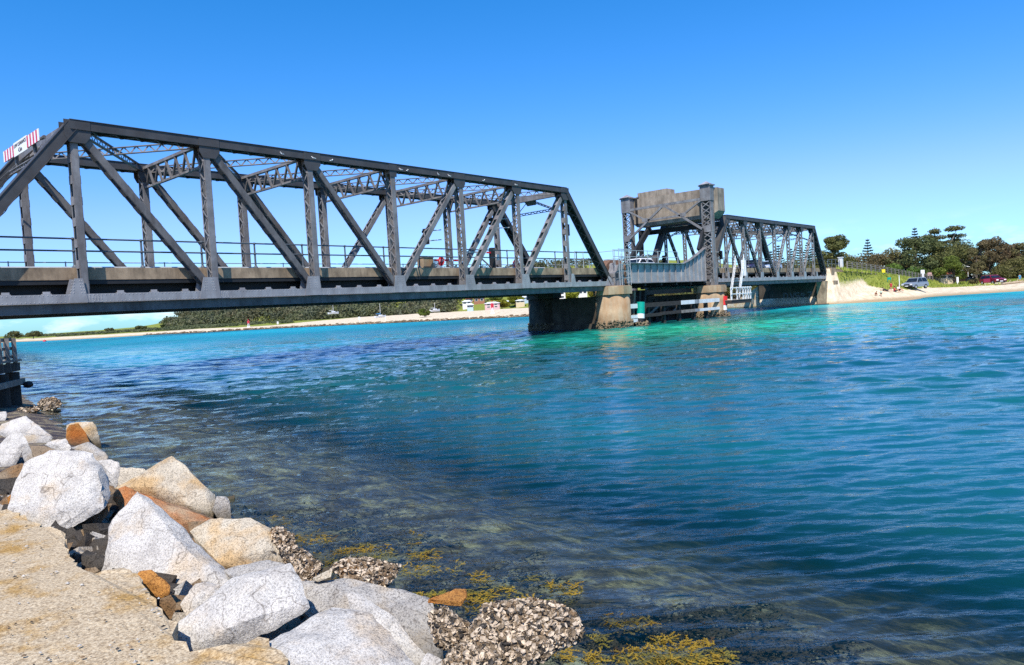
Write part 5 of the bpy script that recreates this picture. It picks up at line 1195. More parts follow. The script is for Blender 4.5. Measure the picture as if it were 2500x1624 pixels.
# rounded hedge at the right edge
b0 = gp(2465, 146); lb = []
for i in range(46):
    px = 2405+i*2.9; q = at(px, 0, 146+rg.uniform(-3, 3)); g_ = Vector((q.x, q.y, gz(q.x, q.y)))-b0; hh = np.interp(px, [2400, 2425, 2470, 2540], [1.8, 4.3, 5.3, 5.5]); lb.append((g_.x, g_.y, g_.z+hh*rg.uniform(.35, .8), 1.5, 1.5, 1.1)); lb.append((g_.x, g_.y, g_.z+hh*.3, 1.6, 1.6, 1.3))
tree('broad rounded green thicket behind the dark red car', b0, lb, (2.5, .12), 8200, .2, F_OLIVE, name='thicket', cat='shrub', seed=63)
# scrub under and behind the far span
for i, (px, D, rr, hh, fo, lab) in enumerate(((1805, 142, 4.5, 5.2, F_OLIVE, 'olive scrub seen under the far span beside the stair'), (1838, 136, 4.0, 4.8, F_OLIVE, 'olive scrub seen under the middle of the far span'), (1868, 148, 5.0, 5.4, F_BRIGHT, 'green scrub behind the rock slope of the abutment'),
      (1760, 150, 5.5, 5.0, F_OLIVE, 'scrub tree behind the lift tower pier'), (1700, 170, 6, 5.4, F_DARK, 'dark tree seen below the lifting span'), (1640, 185, 6, 5.0, F_OLIVE, 'olive tree seen below the left half of the lifting span'),
      (1900, 172, 5.0, 6.6, F_BROWN, 'brown scrub behind the deck of the far span'), (1960, 168, 5.0, 6.8, F_OLIVE, 'olive scrub behind the right end of the far span'), (2000, 162, 4.5, 6.0, F_OLIVE, 'scrub tree behind the end post of the far span'))):
    b0 = gp(px, D); tree(lab, b0, blob_lobes(random.Random(80+i), 24, rr, hh, .3), (hh*.6, .18), 2800, .24, fo, seed=80+i, group='scrub behind the far span')

# far hill ---------------------------------------------------------------
def wood():
    rng = np.random.RandomState(17); rr = random.Random(17); C = []; Rd = []
    def clump(px, D, s_, lift=.4):
        q = at(px, 700, D); z = gz(q.x, q.y)
        if z < .9: return
        for k in range(4): C.append((q.x+rr.uniform(-s_, s_), q.y+rr.uniform(-s_, s_), z+s_*lift*rr.uniform(.6, 1.6))); Rd.append((s_*.8, s_*.8, s_*.62))
    for i in range(380): px = rr.uniform(388, 800); clump(px, rr.uniform(275, 400), rr.choice([1.2, 1.8, 2.4, 3.2, 4.2])*min(1, .3+(px-388)/110), rr.uniform(.35, .8))
    for i in range(270):
        px = rr.uniform(690, 1110); clump(px, rr.uniform(238, 340), rr.choice([1.3, 1.8, 2.4, 3.2, 4.0]), rr.uniform(.3, .7))
    for i in range(60): clump(rr.uniform(1080, 1330), rr.uniform(288, 340), rr.uniform(1.6, 2.8))
    for i in range(26): clump(rr.uniform(1090, 1330), rr.uniform(222, 285), rr.uniform(.7, 1.2))
    for i in range(60): clump(rr.uniform(1330, 1620), rr.uniform(260, 320), rr.uniform(1.8, 3.0))
    V, F = cards(np.array(C), np.array(Rd), 150000, .40, rng, shell=.6)
    o = np_mesh('hillside_wood', V, F, [F_FAR1, F_FAR2, F_FAR3]); ci = np.floor(fbm(V[::4, 0], V[::4, 1], 61, 9, 2)*7).astype(np.int32) % 3; o.data.polygons.foreach_set('material_index', ci); tag(o, 'mixed scrub and wood covering the hill under the bridge', 'wood', kind='stuff')
    C = []; Rd = []
    for i in range(420):
        px = rr.uniform(-60, 700); D = np.interp(px, [-60, 200, 400, 700], [330, 240, 225, 215])+rr.uniform(4, 40); q = at(px, 700, D); z = gz(q.x, q.y)
        if z < .8: continue
        s_ = rr.uniform(.5, 1.1); C.append((q.x, q.y, z+.25)); Rd.append((s_*1.6, s_*1.6, s_*.55))
    V, F = cards(np.array(C), np.array(Rd), 24000, .24, rng, shell=.4)
    o = np_mesh('spit_scrub', V, F, F_FAR1); tag(o, 'low coastal scrub along the sandy spit at the left', 'scrub', kind='stuff')
wood()
for i, (px, py, D, rr, lab) in enumerate(((23, 812, 262, 2.6, 'dark wind bent tree nearest the jetty on the spit'), (70, 810, 258, 2.5, 'second dark wind bent tree on the spit'), (258, 804, 262, 1.4, 'small lone tree on the low spit'), (333, 801, 250, 1.9, 'flat lone bush on the spit before the hill'), (391, 795, 262, 1.0, 'small dark tree at the left end of the hill'))):
    b0 = gp(px, D); hh = max(1.6, zpix(px, py, D)-b0.z); tree(lab, b0, blob_lobes(random.Random(100+i), 14, rr, hh*.55, hh*.42), (hh*.6, .16), 900, .3, F_DARK, seed=100+i, group='lone trees on the spit')
b0 = gp(1032, 172); tree('round green bush standing on the sand spit', b0, blob_lobes(random.Random(120), 14, 1.5, 1.5, .5), (1, .1), 1500, .14, F_BRIGHT, name='shrub', cat='shrub', seed=120)
for i, (px, py, D, rr) in enumerate(((1258, 722, 235, 3.0), (1222, 735, 225, 2.4), (1395, 718, 225, 3.0), (1455, 715, 220, 2.6), (1208, 723, 250, 2.2))):
    b0 = gp(px, D); hh = max(3.0, zpix(px, py, D)-b0.z)
    tree(['yellow green umbrella tree among the houses', 'lower yellow green tree left of the umbrella tree', 'yellow green tree seen through the near pier gap', 'yellow bush beside the near pier column', 'small green tree before the red roofed houses'][i], b0, blob_lobes(random.Random(130+i), 14, rr, hh*.5, hh*.48), (hh*.6, .2), 1500, .34, F_YEL if i != 4 else F_BRIGHT, seed=130+i, group='trees among the houses')

# grass on the embankment ------------------------------------------------
rng = np.random.RandomState(23); n = 26000; gx = rng.uniform(103, 180, n); gy = rng.uniform(14, 32.2, n)
gm = grass_cover(gx, gy, ground(gx, gy), fbm(gx, gy, 31, 14))
ok = rng.rand(n) < gm; gx, gy = gx[ok], gy[ok]; gzv = ground(gx, gy); m_ = len(gx); a = rng.uniform(0, 6.283, m_); hgt = rng.uniform(.18, .5, m_); w_ = .09
V = np.stack([np.stack([gx-w_*np.cos(a), gy-w_*np.sin(a), gzv-.03], 1), np.stack([gx+w_*np.cos(a), gy+w_*np.sin(a), gzv-.03], 1), np.stack([gx+rng.uniform(-.15, .15, m_), gy+rng.uniform(-.15, .15, m_), gzv+hgt], 1)], 1).reshape(-1, 3)
tag(np_mesh('grass', V, np.arange(3*m_).reshape(-1, 3), F_GRASS), 'long yellow green grass on the road embankment', 'grass', kind='stuff')

# riprap -----------------------------------------------------------------
def riprap(name, label, pts, spread, size, n, mats, seed):
    rr = random.Random(seed); mb = MB()
    seg = [(Vector((*a, 0)), Vector((*b, 0))) for a, b in zip(pts[:-1], pts[1:])]; Ls = [(b-a).length for a, b in seg]
    for i in range(n):
        a, b = rr.choices(seg, Ls)[0]; q = a.lerp(b, rr.random()); nv = Vector(((b-a).y, -(b-a).x, 0)).normalized(); q = q+nv*rr.uniform(*spread); z = max(gz(q.x, q.y), -.2); s_ = rr.uniform(*size)
        vs = []
        for k in range(8):
            d = Vector((1 if k & 1 else -1, 1 if k & 2 else -1, 1 if k & 4 else -1)); vs.append(Vector((q.x, q.y, z+s_*.2))+Vector((d.x*s_*rr.uniform(.5, 1), d.y*s_*rr.uniform(.5, 1), d.z*s_*rr.uniform(.35, .8))))
        mb.add(vs, [(0, 2, 3, 1), (4, 5, 7, 6), (0, 1, 5, 4), (1, 3, 7, 5), (3, 2, 6, 7), (2, 0, 4, 6)], rr.randrange(len(mats)))
    return tag(mb.build(name, mats), label, 'riprap', kind='stuff')
riprap('riprap', 'line of brown stones along the foot of the far sand spit', [(88, 226), (92, 196), (99, 187), (104, 155), (104.5, 123), (106.5, 92), (111, 66)], (-1.0, .8), (.14, .36), 1500, [GR_B, GR_T, GR_B], 3)
riprap('riprap', 'pale stones heaped at the foot of the far abutment', [(120, 52), (116, 47.5), (110, 43.2), (104, 42.2)], (-2.2, 1.2), (.25, .6), 260, [GR_T, GR_W, GR_G], 4)
# sloping stone revetment of the abutment
o_ = Vector((101, 43, 0)); tag(MB(o_).add([(99.2, 41.25, -.6), (99.2, 48.0, -.6), (106, 50, -.4), (103.5, 41.3, 3.2), (106, 42.5, 3.4), (99.4, 41.25, 3.0)], [(0, 5, 1), (1, 5, 4), (1, 4, 2), (5, 3, 4)]).build('rock_slope', GR_T), 'steep tan rock slope behind the left end of the far abutment', 'slope')
# ------------------------------------------------------------------ bridge furniture
def text_mesh(txt, size, name, mat, parent, loc, rot, extrude=.004):
    cu = bpy.data.curves.new(name, 'FONT'); cu.body = txt; cu.size = size; cu.align_x = 'CENTER'; cu.align_y = 'CENTER'; cu.extrude = extrude; cu.resolution_u = 3
    t = bpy.data.objects.new(name+'_source', cu); COL.objects.link(t); dg = bpy.context.evaluated_depsgraph_get()
    me = bpy.data.meshes.new_from_object(t.evaluated_get(dg)); bpy.data.objects.remove(t); bpy.data.curves.remove(cu)
    me.materials.clear(); me.materials.append(mat); me.name = name
    o = bpy.data.objects.new(name, me); COL.objects.link(o); o.parent = parent; o.location = loc; o.rotation_euler = rot
    return o
SIGN_W = flat('sign_white', (.82, .82, .82), .4); SIGN_R = flat('sign_red', (.60, .03, .05), .4); SIGN_B = flat('sign_black', (.02, .02, .02), .5)
FACE_X = (R(90), 0, R(-90))                       # text that faces -X
c_ = Vector((9.5, 35.84, 10.28)); rt = thing('clearance_sign', c_, 'long red and white striped low clearance sign on the left portal', 'sign')
hw, hh = 2.55, .24
MB(c_).box((9.50, c_.y-.95, c_.z-hh-.05), (9.53, c_.y+.95, c_.z+hh+.05)).build('centre_panel', SIGN_W, rt)
for side in (-1, 1):
    for k in range(8):
        a = .952+k*.2; y0 = c_.y+side*a; y1 = c_.y+side*(a+.2)
        MB(c_).box((9.502, min(y0, y1)+.0005, c_.z-hh), (9.528, max(y0, y1)-.0005, c_.z+hh)).build('stripe', SIGN_R if k % 2 == 0 else SIGN_W, rt)
MB(c_).box((9.535, c_.y-hw, c_.z-.2), (9.60, c_.y+hw, c_.z-.1)).build('back_rail', STEEL_M, rt)
text_mesh('LOW CLEARANCE', .21, 'lettering', SIGN_B, rt, (-.006, 0, .13), FACE_X); text_mesh('4.5m', .27, 'lettering', SIGN_B, rt, (-.006, 0, -.12), FACE_X)
for y in (c_.y-1.35, c_.y+1.35): MB(c_).beam((9.62, y, c_.z+.2), (9.75, y, c_.z-1.0), .2, .1, (0, 1, 0)).build('bracket', STEEL_M, rt)
MB(c_).cyl((9.6, c_.y-hw-.35, c_.z-.15), (9.6, c_.y-hw, c_.z-.15), .07, .07, 8).build('lamp_arm', STEEL_M, rt)

def stop_sign(p, label):
    p = Vector(p); root = thing('stop_sign', p, label, 'sign'); r_ = .33
    def octo(rr, x0, x1): return MB(p).prism([(x0, p.y+rr*math.cos(R(22.5+45*i)), p.z+rr*math.sin(R(22.5+45*i))) for i in range(8)], (x1-x0, 0, 0))
    octo(r_, p.x, p.x+.012).build('sign_rim', SIGN_W, root, fix=True); octo(r_*.93, p.x-.006, p.x-.001).build('sign_face', SIGN_R, root, fix=True)
    text_mesh('STOP', .23, 'lettering', SIGN_W, root, (-.012, 0, 0), FACE_X)
    MB(p).box((p.x+.014, p.y-.02, ZK-.25), (p.x+.05, p.y+.02, p.z+.2)).build('bracket', GALV, root)
stop_sign((31.35, YF+1.15, 5.36), 'red stop sign with white letters on the left barrier arm')
stop_sign((38.55, YF+1.15, 5.24), 'red stop sign half hidden by a truss upright near the right barrier')
# left barrier: cabinet, striped arm folded along the kerb, hanging skirt
o_ = Vector((30.4, YF+1.3, ZB+.86)); rt = thing('boom_barrier', o_, 'open road barrier with grey cabinet and striped arm beside the left stop sign', 'barrier')
MB(o_).box((29.7, YF+.95, ZB+.86), (30.5, YF+1.55, 5.55)).build('cabinet', CONC_P, rt); MB(o_).box((29.66, YF+.91, 5.552), (30.54, YF+1.59, 5.62)).build('cabinet_lid', STEEL, rt)
for k in range(8): MB(o_).box((30.52+k*.42, YF+1.32, 5.38), (30.93+k*.42, YF+1.40, 5.50)).build('arm_section', SIGN_R if k % 2 else SIGN_W, rt)
for k in range(9): MB(o_).box((30.65+k*.1, YF+1.33, ZB+.95), (30.68+k*.1, YF+1.37, 5.37)).build('skirt_bar', GALV, rt)
o_ = Vector((36.1, YF+1.1, ZB+.86)); rt = thing('boom_barrier', o_, 'road barrier with dark post, braced arm and white fittings at the right', 'barrier')
MB(o_).box((35.98, YF+1.0, ZB+.86), (36.28, YF+1.3, 6.30)).build('post', STEEL_D, rt)
for k in range(6): MB(o_).box((33.45+k*.42, YF+1.1, 5.92), (33.86+k*.42, YF+1.18, 6.03)).build('arm_section', GALV if k < 3 else (SIGN_R if k % 2 else SIGN_W), rt)
MB(o_).beam((34.6, YF+1.14, 5.86), (35.98, YF+1.14, 4.95), .06, .09, (0, 1, 0)).build('brace', STEEL, rt)
MB(o_).box((36.4, YF+.95, 5.45), (36.62, YF+1.1, 5.85)).build('junction_box', SIGN_W, rt)

def traffic_light(p, label, board=False, mount=None):
    p = Vector(p); root = thing('traffic_light', p, label, 'traffic light', 'bridge traffic lights')
    MB(p).box((p.x, p.y-.13, p.z-.42), (p.x+.18, p.y+.13, p.z+.42)).build('housing', BLACK, root)
    for k in (-1, 0, 1):
        q = Vector((p.x, p.y, p.z+k*.27)); mb = MB(p); n = 10
        for i in range(n-2):
            a0, a1 = R(-40+i*32.5), R(-40+(i+1)*32.5)
            mb.add([(q.x-.004, q.y+.11*math.cos(a0), q.z+.11*math.sin(a0)), (q.x-.004, q.y+.11*math.cos(a1), q.z+.11*math.sin(a1)), (q.x-.2, q.y+.10*math.cos(a1), q.z+.10*math.sin(a1)-.02), (q.x-.2, q.y+.10*math.cos(a0), q.z+.10*math.sin(a0)-.02)], [(0, 1, 2, 3), (3, 2, 1, 0)])
        mb.build('visor', BLACK, root)
        MB(p).cyl((q.x-.001, q.y, q.z), (q.x-.014, q.y, q.z), .095, .095, 12).build('lens', GLASS_D, root)
    if board:
        MB(p).box((p.x+.185, p.y-.14, p.z-.5), (p.x+.2, p.y+.44, p.z+.5)).build('target_board', SIGN_W, root); MB(p).box((p.x+.179, p.y-.135, p.z-.49), (p.x+.184, p.y+.435, p.z+.49)).build('board_face', CONC_P, root)
    if mount: MB(p).cyl(p+Vector((.09, 0, .3)), mount, .03, .03, 6).cyl(p+Vector((.09, 0, -.3)), Vector(mount)-Vector((0, 0, .6)), .03, .03, 6).build('bracket', GALV, root)
traffic_light((29.8, YF+.75, 6.85), 'traffic light with pale backing board mounted left of the first laced diagonal', True, (30.6, YF+.15, 7.2))
traffic_light((36.0, YF+.9, 7.9), 'traffic light bracketed to the sloping member below the right portal', False, (36.9, YF+.1, 8.2))
traffic_light((43.1, YF-.1, 7.65), 'traffic light on the last upright of the long truss span', False, (43.0, YF+.0, 8.0))
traffic_light((70.0, YR+.3, 6.35), 'small traffic light seen below the counterweight', False, (70.2, YR, 6.6))
traffic_light((67.8, YF-.5, 6.1), 'traffic light beside the foot of the front tower post', False, (67.3, YF-.2, 6.4))

# ------------------------------------------------------------------ gulls on the steelwork
GULL_W = flat('gull_white', (.80, .80, .80), .7); GULL_G = flat('gull_grey', (.38, .39, .42), .7); GULL_O = flat('gull_orange', (.6, .12, .02), .6)
def gull(p, heading, label):
    p = Vector(p); root = thing('gull', p, label, 'bird', 'gulls resting on the bridge'); root.scale = (.66, .66, .66); d = Vector((math.cos(heading), math.sin(heading), 0)); sdv = Vector((-d.y, d.x, 0)); U_ = Vector((0, 0, 1))
    mb = MB(p); st = [(-.19, .085, .012, .008), (-.13, .10, .035, .03), (-.05, .115, .06, .062), (.03, .13, .062, .068), (.09, .165, .045, .05), (.115, .205, .033, .036), (.135, .235, .034, .034), (.16, .24, .028, .026), (.18, .238, .008, .008)]
    n = 8; k0 = 0
    for f, z, w, h in st:
        for i in range(n): a = 6.283*i/n; mb.v.append(tuple(p+d*f+U_*(z+h*math.sin(a))+sdv*(w*math.cos(a))))
    for k in range(len(st)-1):
        for i in range(n): mb.f.append((k*n+i, k*n+(i+1) % n, (k+1)*n+(i+1) % n, (k+1)*n+i)); mb.mi.append(0)
    mb.build('body', GULL_W, root, True, True)
    for s_ in (-1, 1):
        w0 = p+sdv*(s_*.062)+U_*.13
        MB(p).add([w0+d*.07+U_*.03, w0+d*.06-U_*.035, w0-d*.12-U_*.02, w0-d*.24-U_*.015-sdv*(s_*.03), w0-d*.1+U_*.04], [(0, 1, 2, 3, 4), (4, 3, 2, 1, 0)]).build('wing', GULL_G, root)
        MB(p).cyl(p+sdv*(s_*.025), p+sdv*(s_*.025)+U_*.075, .006, .006, 5).build('leg', GULL_O, root)
    MB(p).cyl(p+d*.175+U_*.236, p+d*.225+U_*.225, .010, .002, 6).build('beak', GULL_O, root)
lipz = ZB+7.0-.21-.19+.015
for k, (px, lab) in enumerate(((688, 'leftmost gull perched on the near top chord'), (765, 'second gull from the left on the near top chord'), (809, 'third gull from the left on the near top chord'), (978, 'left gull of the close pair on the near top chord'), (994, 'right gull of the close pair on the near top chord'),
        (1070, 'gull on the near top chord just left of the fifth upright'), (1097, 'gull on the near top chord touching the fifth upright'), (1181, 'gull on the near top chord between the fifth and sixth uprights'), (1259, 'rightmost gull on the near top chord'))):
    q = ony(px, np.interp(px, [500, 950, 1376], [352, 412, 473]), YF-.30); gull((q.x, YF-.315, lipz), [3.3, 3.0, .2, 2.9, .4, 3.4, 3.0, .1, 2.8][k], lab)
q = Vector((12.6, 34.6, ZB+7.0-.03)); gull((11.9, 33.45, ZB+7.0-.02), 2.6, 'lone gull on the lattice brace near the left portal')
gull((32.5, YF-.24, ZB+.0), .3, 'gull standing on the bottom chord left of the fifth upright')

# ------------------------------------------------------------------ houses on the hill
ROOF_T = flat('terracotta_roof', (.42, .13, .07), .8, .2, .25); ROOF_W = flat('white_metal_roof', (.72, .74, .76), .5, .3); ROOF_B = flat('blue_grey_roof', (.20, .28, .38), .6, .3); ROOF_G = flat('grey_roof', (.25, .25, .26), .7, .2)
WALL_W = flat('white_wall', (.70, .68, .64), .8, .2); WALL_C = flat('cream_wall', (.62, .50, .33), .8, .2); WALL_B = flat('brick_wall', (.32, .15, .09), .85, .2); WALL_P = flat('pale_blue_wall', (.40, .52, .62), .8, .2); WALL_PK = flat('pink_wall', (.55, .36, .36), .8, .2)
HX = Vector((RT.x, RT.y, 0)).normalized(); HY = Vector((_f.x, _f.y, 0)).normalized()
def house(px, py, D, w, h, roof, wall, label, hip=True, storeys=1, turn=0.0, veranda=False, group='houses on the hill'):
    b = at(px, py, D); b = Vector((b.x, b.y, b.z)); root = thing('house', b, label, 'house', group)
    ex = (HX*math.cos(turn)+HY*math.sin(turn)); ey = Vector((-ex.y, ex.x, 0)); dpt_ = w*.62; U_ = Vector((0, 0, 1))
    P_ = lambda u, v, z: b+ex*u+ey*v+U_*z
    g_ = min(gz(*(P_(u, v, 0)[:2])) for u in (-w/2, w/2) for v in (0, dpt_))-.5; zb_ = min(-.3, g_-b.z)
    hw_ = h*.64 if storeys == 1 else h*.74
    mb = MB(b); mb.add([P_(-w/2, 0, zb_), P_(w/2, 0, zb_), P_(w/2, dpt_, zb_), P_(-w/2, dpt_, zb_), P_(-w/2, 0, hw_), P_(w/2, 0, hw_), P_(w/2, dpt_, hw_), P_(-w/2, dpt_, hw_)], [(0, 3, 2, 1), (4, 5, 6, 7), (0, 1, 5, 4), (1, 2, 6, 5), (2, 3, 7, 6), (3, 0, 4, 7)]); mb.build('wall', wall, root)
    o = .35; rdg = w*.22 if hip else w/2+o
    rv = [P_(-w/2-o, -o, hw_+.01), P_(w/2+o, -o, hw_+.01), P_(w/2+o, dpt_+o, hw_+.01), P_(-w/2-o, dpt_+o, hw_+.01), P_(-rdg, dpt_/2, h), P_(rdg, dpt_/2, h)]
    rf = MB(b).add(rv, [(3, 2, 1, 0), (0, 1, 5, 4), (1, 2, 5), (2, 3, 4, 5), (3, 0, 4)]).build('roof', roof, root)
    nw = max(2, int(w/2.2))
    for st_ in range(storeys):
        zc = hw_*(st_+.5)/storeys; wh = hw_/storeys*.24
        for i in range(nw):
            u = -w/2+w*(i+.5)/nw; fr_ = MB(b).add([P_(u-.55, -.03, zc-wh-.08), P_(u+.55, -.03, zc-wh-.08), P_(u+.55, -.03, zc+wh+.08), P_(u-.55, -.03, zc+wh+.08), P_(u-.55, -.001, zc-wh-.08), P_(u+.55, -.001, zc-wh-.08), P_(u+.55, -.001, zc+wh+.08), P_(u-.55, -.001, zc+wh+.08)], [(0, 1, 2, 3), (0, 4, 5, 1), (1, 5, 6, 2), (2, 6, 7, 3), (3, 7, 4, 0)]).build('window', WALL_W, root)
            MB(b).add([P_(u-.45, -.05, zc-wh), P_(u+.45, -.05, zc-wh), P_(u+.45, -.05, zc+wh), P_(u-.45, -.05, zc+wh)], [(0, 1, 2, 3)]).build('pane', GLASS_D, fr_)
    if veranda:
        MB(b).add([P_(-w/2-.2, -1.6, hw_*.62), P_(w/2+.2, -1.6, hw_*.62), P_(w/2+.2, 0, hw_*.80), P_(-w/2-.2, 0, hw_*.80)], [(0, 1, 2, 3), (3, 2, 1, 0)]).build('veranda_roof', ROOF_W, root)
        for i in range(4): u = -w/2+w*i/3; MB(b).cyl(P_(u, -1.5, 0), P_(u, -1.5, hw_*.63), .06, .06, 6).build('veranda_post', WALL_W, root)
    return root
for a in ((1146, 737, 262, 2.6*1.0, 1.7, ROOF_T, WALL_B, 'small terracotta roofed brick house left of the larger red roofs'), (1170, 737, 255, 3.8, 2.2, ROOF_T, WALL_B, 'larger terracotta roofed house on the slope'), (1182, 730, 275, 3.6, 1.8, ROOF_T, WALL_PK, 'upper terracotta roofed house with pink walls'),
          (1140, 743, 245, 3.0, 1.4, ROOF_W, WALL_W, 'white roofed house below the small terracotta roof'), (1148, 752, 232, 1.9, 1.5, ROOF_W, WALL_P, 'small pale blue shed below the white roofed house'), (1206, 734, 262, 1.8, 1.4, ROOF_W, WALL_W, 'little white house beside the conifer'),
          (1239, 741, 245, 2.6, 1.0, ROOF_W, WALL_W, 'low white house between the yellow trees'), (1280, 735, 240, 4.6, 1.8, ROOF_W, WALL_P, 'long pale blue house right of the umbrella tree'), (1270, 739, 232, 2.8, 1.0, ROOF_W, WALL_C, 'low cream house below the pale blue one'),
          (1366, 730, 215, 3.6, 3.0, ROOF_B, WALL_W, 'white two storey house with blue roof seen beside the rear pier column'), (1398, 718, 238, 2.4, 1.9, ROOF_T, WALL_C, 'cream house with red roof in the pier gap'), (1423, 718, 232, 2.8, 1.8, ROOF_B, WALL_W, 'white house with steep roof in the pier gap'), (1449, 722, 226, 1.8, 1.5, ROOF_W, WALL_W, 'small white house nearest the front pier column'),
          (764, 751, 330, 4.2, 1.6, ROOF_B, WALL_P, 'blue house alone on the hill crest'), (794, 747, 335, 5.0, 1.7, ROOF_G, WALL_W, 'grey roofed house right of the blue house on the crest'), (832, 742, 340, 2.6, 1.2, ROOF_W, WALL_P, 'pale house just under the bridge on the crest'), (994, 735, 290, 2.2, 1.4, ROOF_W, WALL_P, 'pale blue house high on the wooded slope'), (1040, 733, 285, 1.8, 1.3, ROOF_G, WALL_W, 'small white house high on the slope under the bridge')):
    house(*a, storeys=2 if a[4] > 2.4 else 1)
house(1202, 752, 222, 4.6, 1.9, ROOF_W, WALL_PK, 'two storey clubhouse with white bands at the foot of the slope', True, 2)
house(2340, 677, 150, 5.2, 3.2, ROOF_W, WALL_B, 'white roofed brick house with veranda behind the lane', True, 1, .3, True, None)
house(2312, 682, 140, 2.6, 1.5, ROOF_T, WALL_C, 'small red kiosk left of the white roofed house', False, 1, .1, False, None)

# ------------------------------------------------------------------ boats, beacons, posts on the spit
HULL = flat('white_hull', (.75, .76, .78), .3); COVER = flat('blue_cover', (.03, .16, .34), .6)
def sailboat(px, py, D, mast_px, label, cover=True):
    b = at(px, py, D); root = thing('sailing_boat', b, label, 'boat', 'moored boats behind the spit'); L_, wd = 3.6, 1.1
    ex = (HX*.75+HY*.66).normalized(); ey = Vector((-ex.y, ex.x, 0)); U_ = Vector((0, 0, 1)); mb = MB(b); st = [(-.5, .7, .35), (-.2, 1, .3), (.1, .95, .33), (.35, .6, .4), (.5, .04, .5)]; n = 5
    for f, w_, z in st:
        for k in range(n): t = -1+2*k/(n-1); mb.v.append(tuple(b+ex*(f*L_)+ey*(t*w_*wd/2*(1 if abs(t) > .9 else .9))+U_*(z if abs(t) > .9 else -.25+.1*abs(t))))
    for k in range(len(st)-1):
        for i in range(n-1): mb.f.append((k*n+i, k*n+i+1, (k+1)*n+i+1, (k+1)*n+i)); mb.mi.append(0)
        mb.f.append((k*n, (k+1)*n, (k+1)*n+n-1, k*n+n-1)); mb.mi.append(0)
    mb.f.append((0, 1, 2, 3, 4)); mb.mi.append(0); mb.build('hull', HULL, root, False, True)
    mh = mast_px*size_at(D); MB(b).cyl(b+U_*.3, b+U_*mh, .05, .035, 6).build('mast', HULL, root); MB(b).cyl(b+U_*.9, b+ex*-1.5+U_*.85, .05, .05, 6).build('boom', HULL, root)
    MB(b).box((b.x-.5, b.y-.35, b.z+.35), (b.x+.5, b.y+.35, b.z+.62)).build('cabin', HULL, root)
    if cover: MB(b).cyl(b+U_*.95, b+ex*-1.4+U_*.9, .16, .10, 8).build('sail_cover', COVER, root)
sailboat(929, 774, 205, 33, 'sailing boat with blue sail cover behind the sand spit'); sailboat(1062, 759, 215, 20, 'small sailing boat with bare mast behind the round bush', False); sailboat(814, 765, 225, 20, 'distant mast of a boat behind the trees on the left', False)
def beacon(px, py, D, hpx, label):
    b = at(px, py, D); b.z = gz(b.x, b.y); root = thing('channel_beacon', b, label, 'beacon', 'channel beacons'); h = hpx*size_at(D)
    for k in range(3): a = k*2.094; MB(b).cyl(b+Vector((.35*math.cos(a), .35*math.sin(a), 0)), b+Vector((.12*math.cos(a), .12*math.sin(a), h*.8)), .05, .05, 6).build('leg', SIGN_W, root)
    MB(b).lathe(b, [(.5, 0), (.42, h*.08), (.1, h*.1)], 10).build('base', SIGN_W, root)
    MB(b).box((b.x-.22, b.y-.22, b.z+h*.45), (b.x+.22, b.y+.22, b.z+h*.78)).build('daymark', SIGN_R, root); MB(b).cyl(b+Vector((0, 0, h*.78)), b+Vector((0, 0, h)), .08, .05, 8).build('lantern', SIGN_R, root)
beacon(1203, 768, 158, 33, 'tall red and white channel beacon on the sand spit left of the pier'); beacon(607, 798, 205, 20, 'red channel beacon at the far left of the sand spit')
for k, (px, py, D, hp, lab) in enumerate(((678, 788, 205, 9, 'short white post on the spit right of the left beacon'), (878, 789, 178, 12, 'white survey board on the foot of the spit'), (942, 786, 172, 10, 'thin white post on the foot of the spit'), (1302, 765, 150, 6, 'small white post on the spit beside the pier'))):
    b = at(px, py, D); b.z = gz(b.x, b.y); root = thing('spit_post', b, lab, 'post', 'white posts on the spit'); h = hp*size_at(D)
    w_ = .25 if k in (0, 1) else .07; MB(b).box((b.x-w_, b.y-.05, b.z+h*.35), (b.x+w_, b.y+.05, b.z+h)).build('board', SIGN_W, root); MB(b).cyl(b, b+Vector((0, 0, h*.36)), .05, .05, 6).build('stake', SIGN_W, root)
b = onz(109, 834, 0); root = thing('mooring_buoy', b, 'red mooring buoy floating near the far shore at the left', 'buoy'); MB(b).lathe(b, [(.05, -.3), (.4, -.1), (.5, .1), (.35, .4), (.05, .5)], 12).build('float', SIGN_R, root, True); MB(b).cyl(b+Vector((0, 0, .5)), b+Vector((0, 0, .75)), .04, .04, 6).build('shackle', GALV, root)

# ------------------------------------------------------------------ approach road fence, signs
o_ = Vector((106.4, 31.4, 4.6)); rt = thing('road_fence', o_, 'long pale post and rail fence beside the descending approach road', 'fence')
xs_ = np.arange(106.6, 186, 2.3); zs_ = ROADH(xs_)-.02; yy_ = 31.5
for x_, z_ in zip(xs_, zs_): MB(o_).box((x_-.07, yy_-.07, z_-.3), (x_+.07, yy_+.07, z_+1.15)).build('post', TIMBER_G, rt)
for (xa, za), (xb, zb2) in zip(zip(xs_[:-1], zs_[:-1]), zip(xs_[1:], zs_[1:])):
    for h in (.25, .55, .85, 1.1): MB(o_).beam((xa, yy_-.09, za+h), (xb, yy_-.09, zb2+h), .03, .06, (0, 1, 0)).build('rail', TIMBER_G, rt)
def sign_post(px, py, D, w, h, post, mat, label, two=False):
    b = at(px, py, D); g = gz(b.x, b.y); b.z = max(b.z, g+.3); root = thing('road_sign', (b.x, b.y, g), label, 'sign'); o = Vector((b.x, b.y, g)); ex = HX*w/2
    mb = MB(o); mb.beam(b-ex+Vector((0, 0, h/2)), b+ex+Vector((0, 0, h/2)), .05, h, HY); mb.build('panel', mat, root)
    for s_ in ((-.8, .8) if two else (0,)): MB(o).cyl(o+ex*s_+HY*.06, Vector((b.x, b.y, b.z+h*.9))+ex*s_+HY*.06, .05, .05, 6).build('post', post, root)
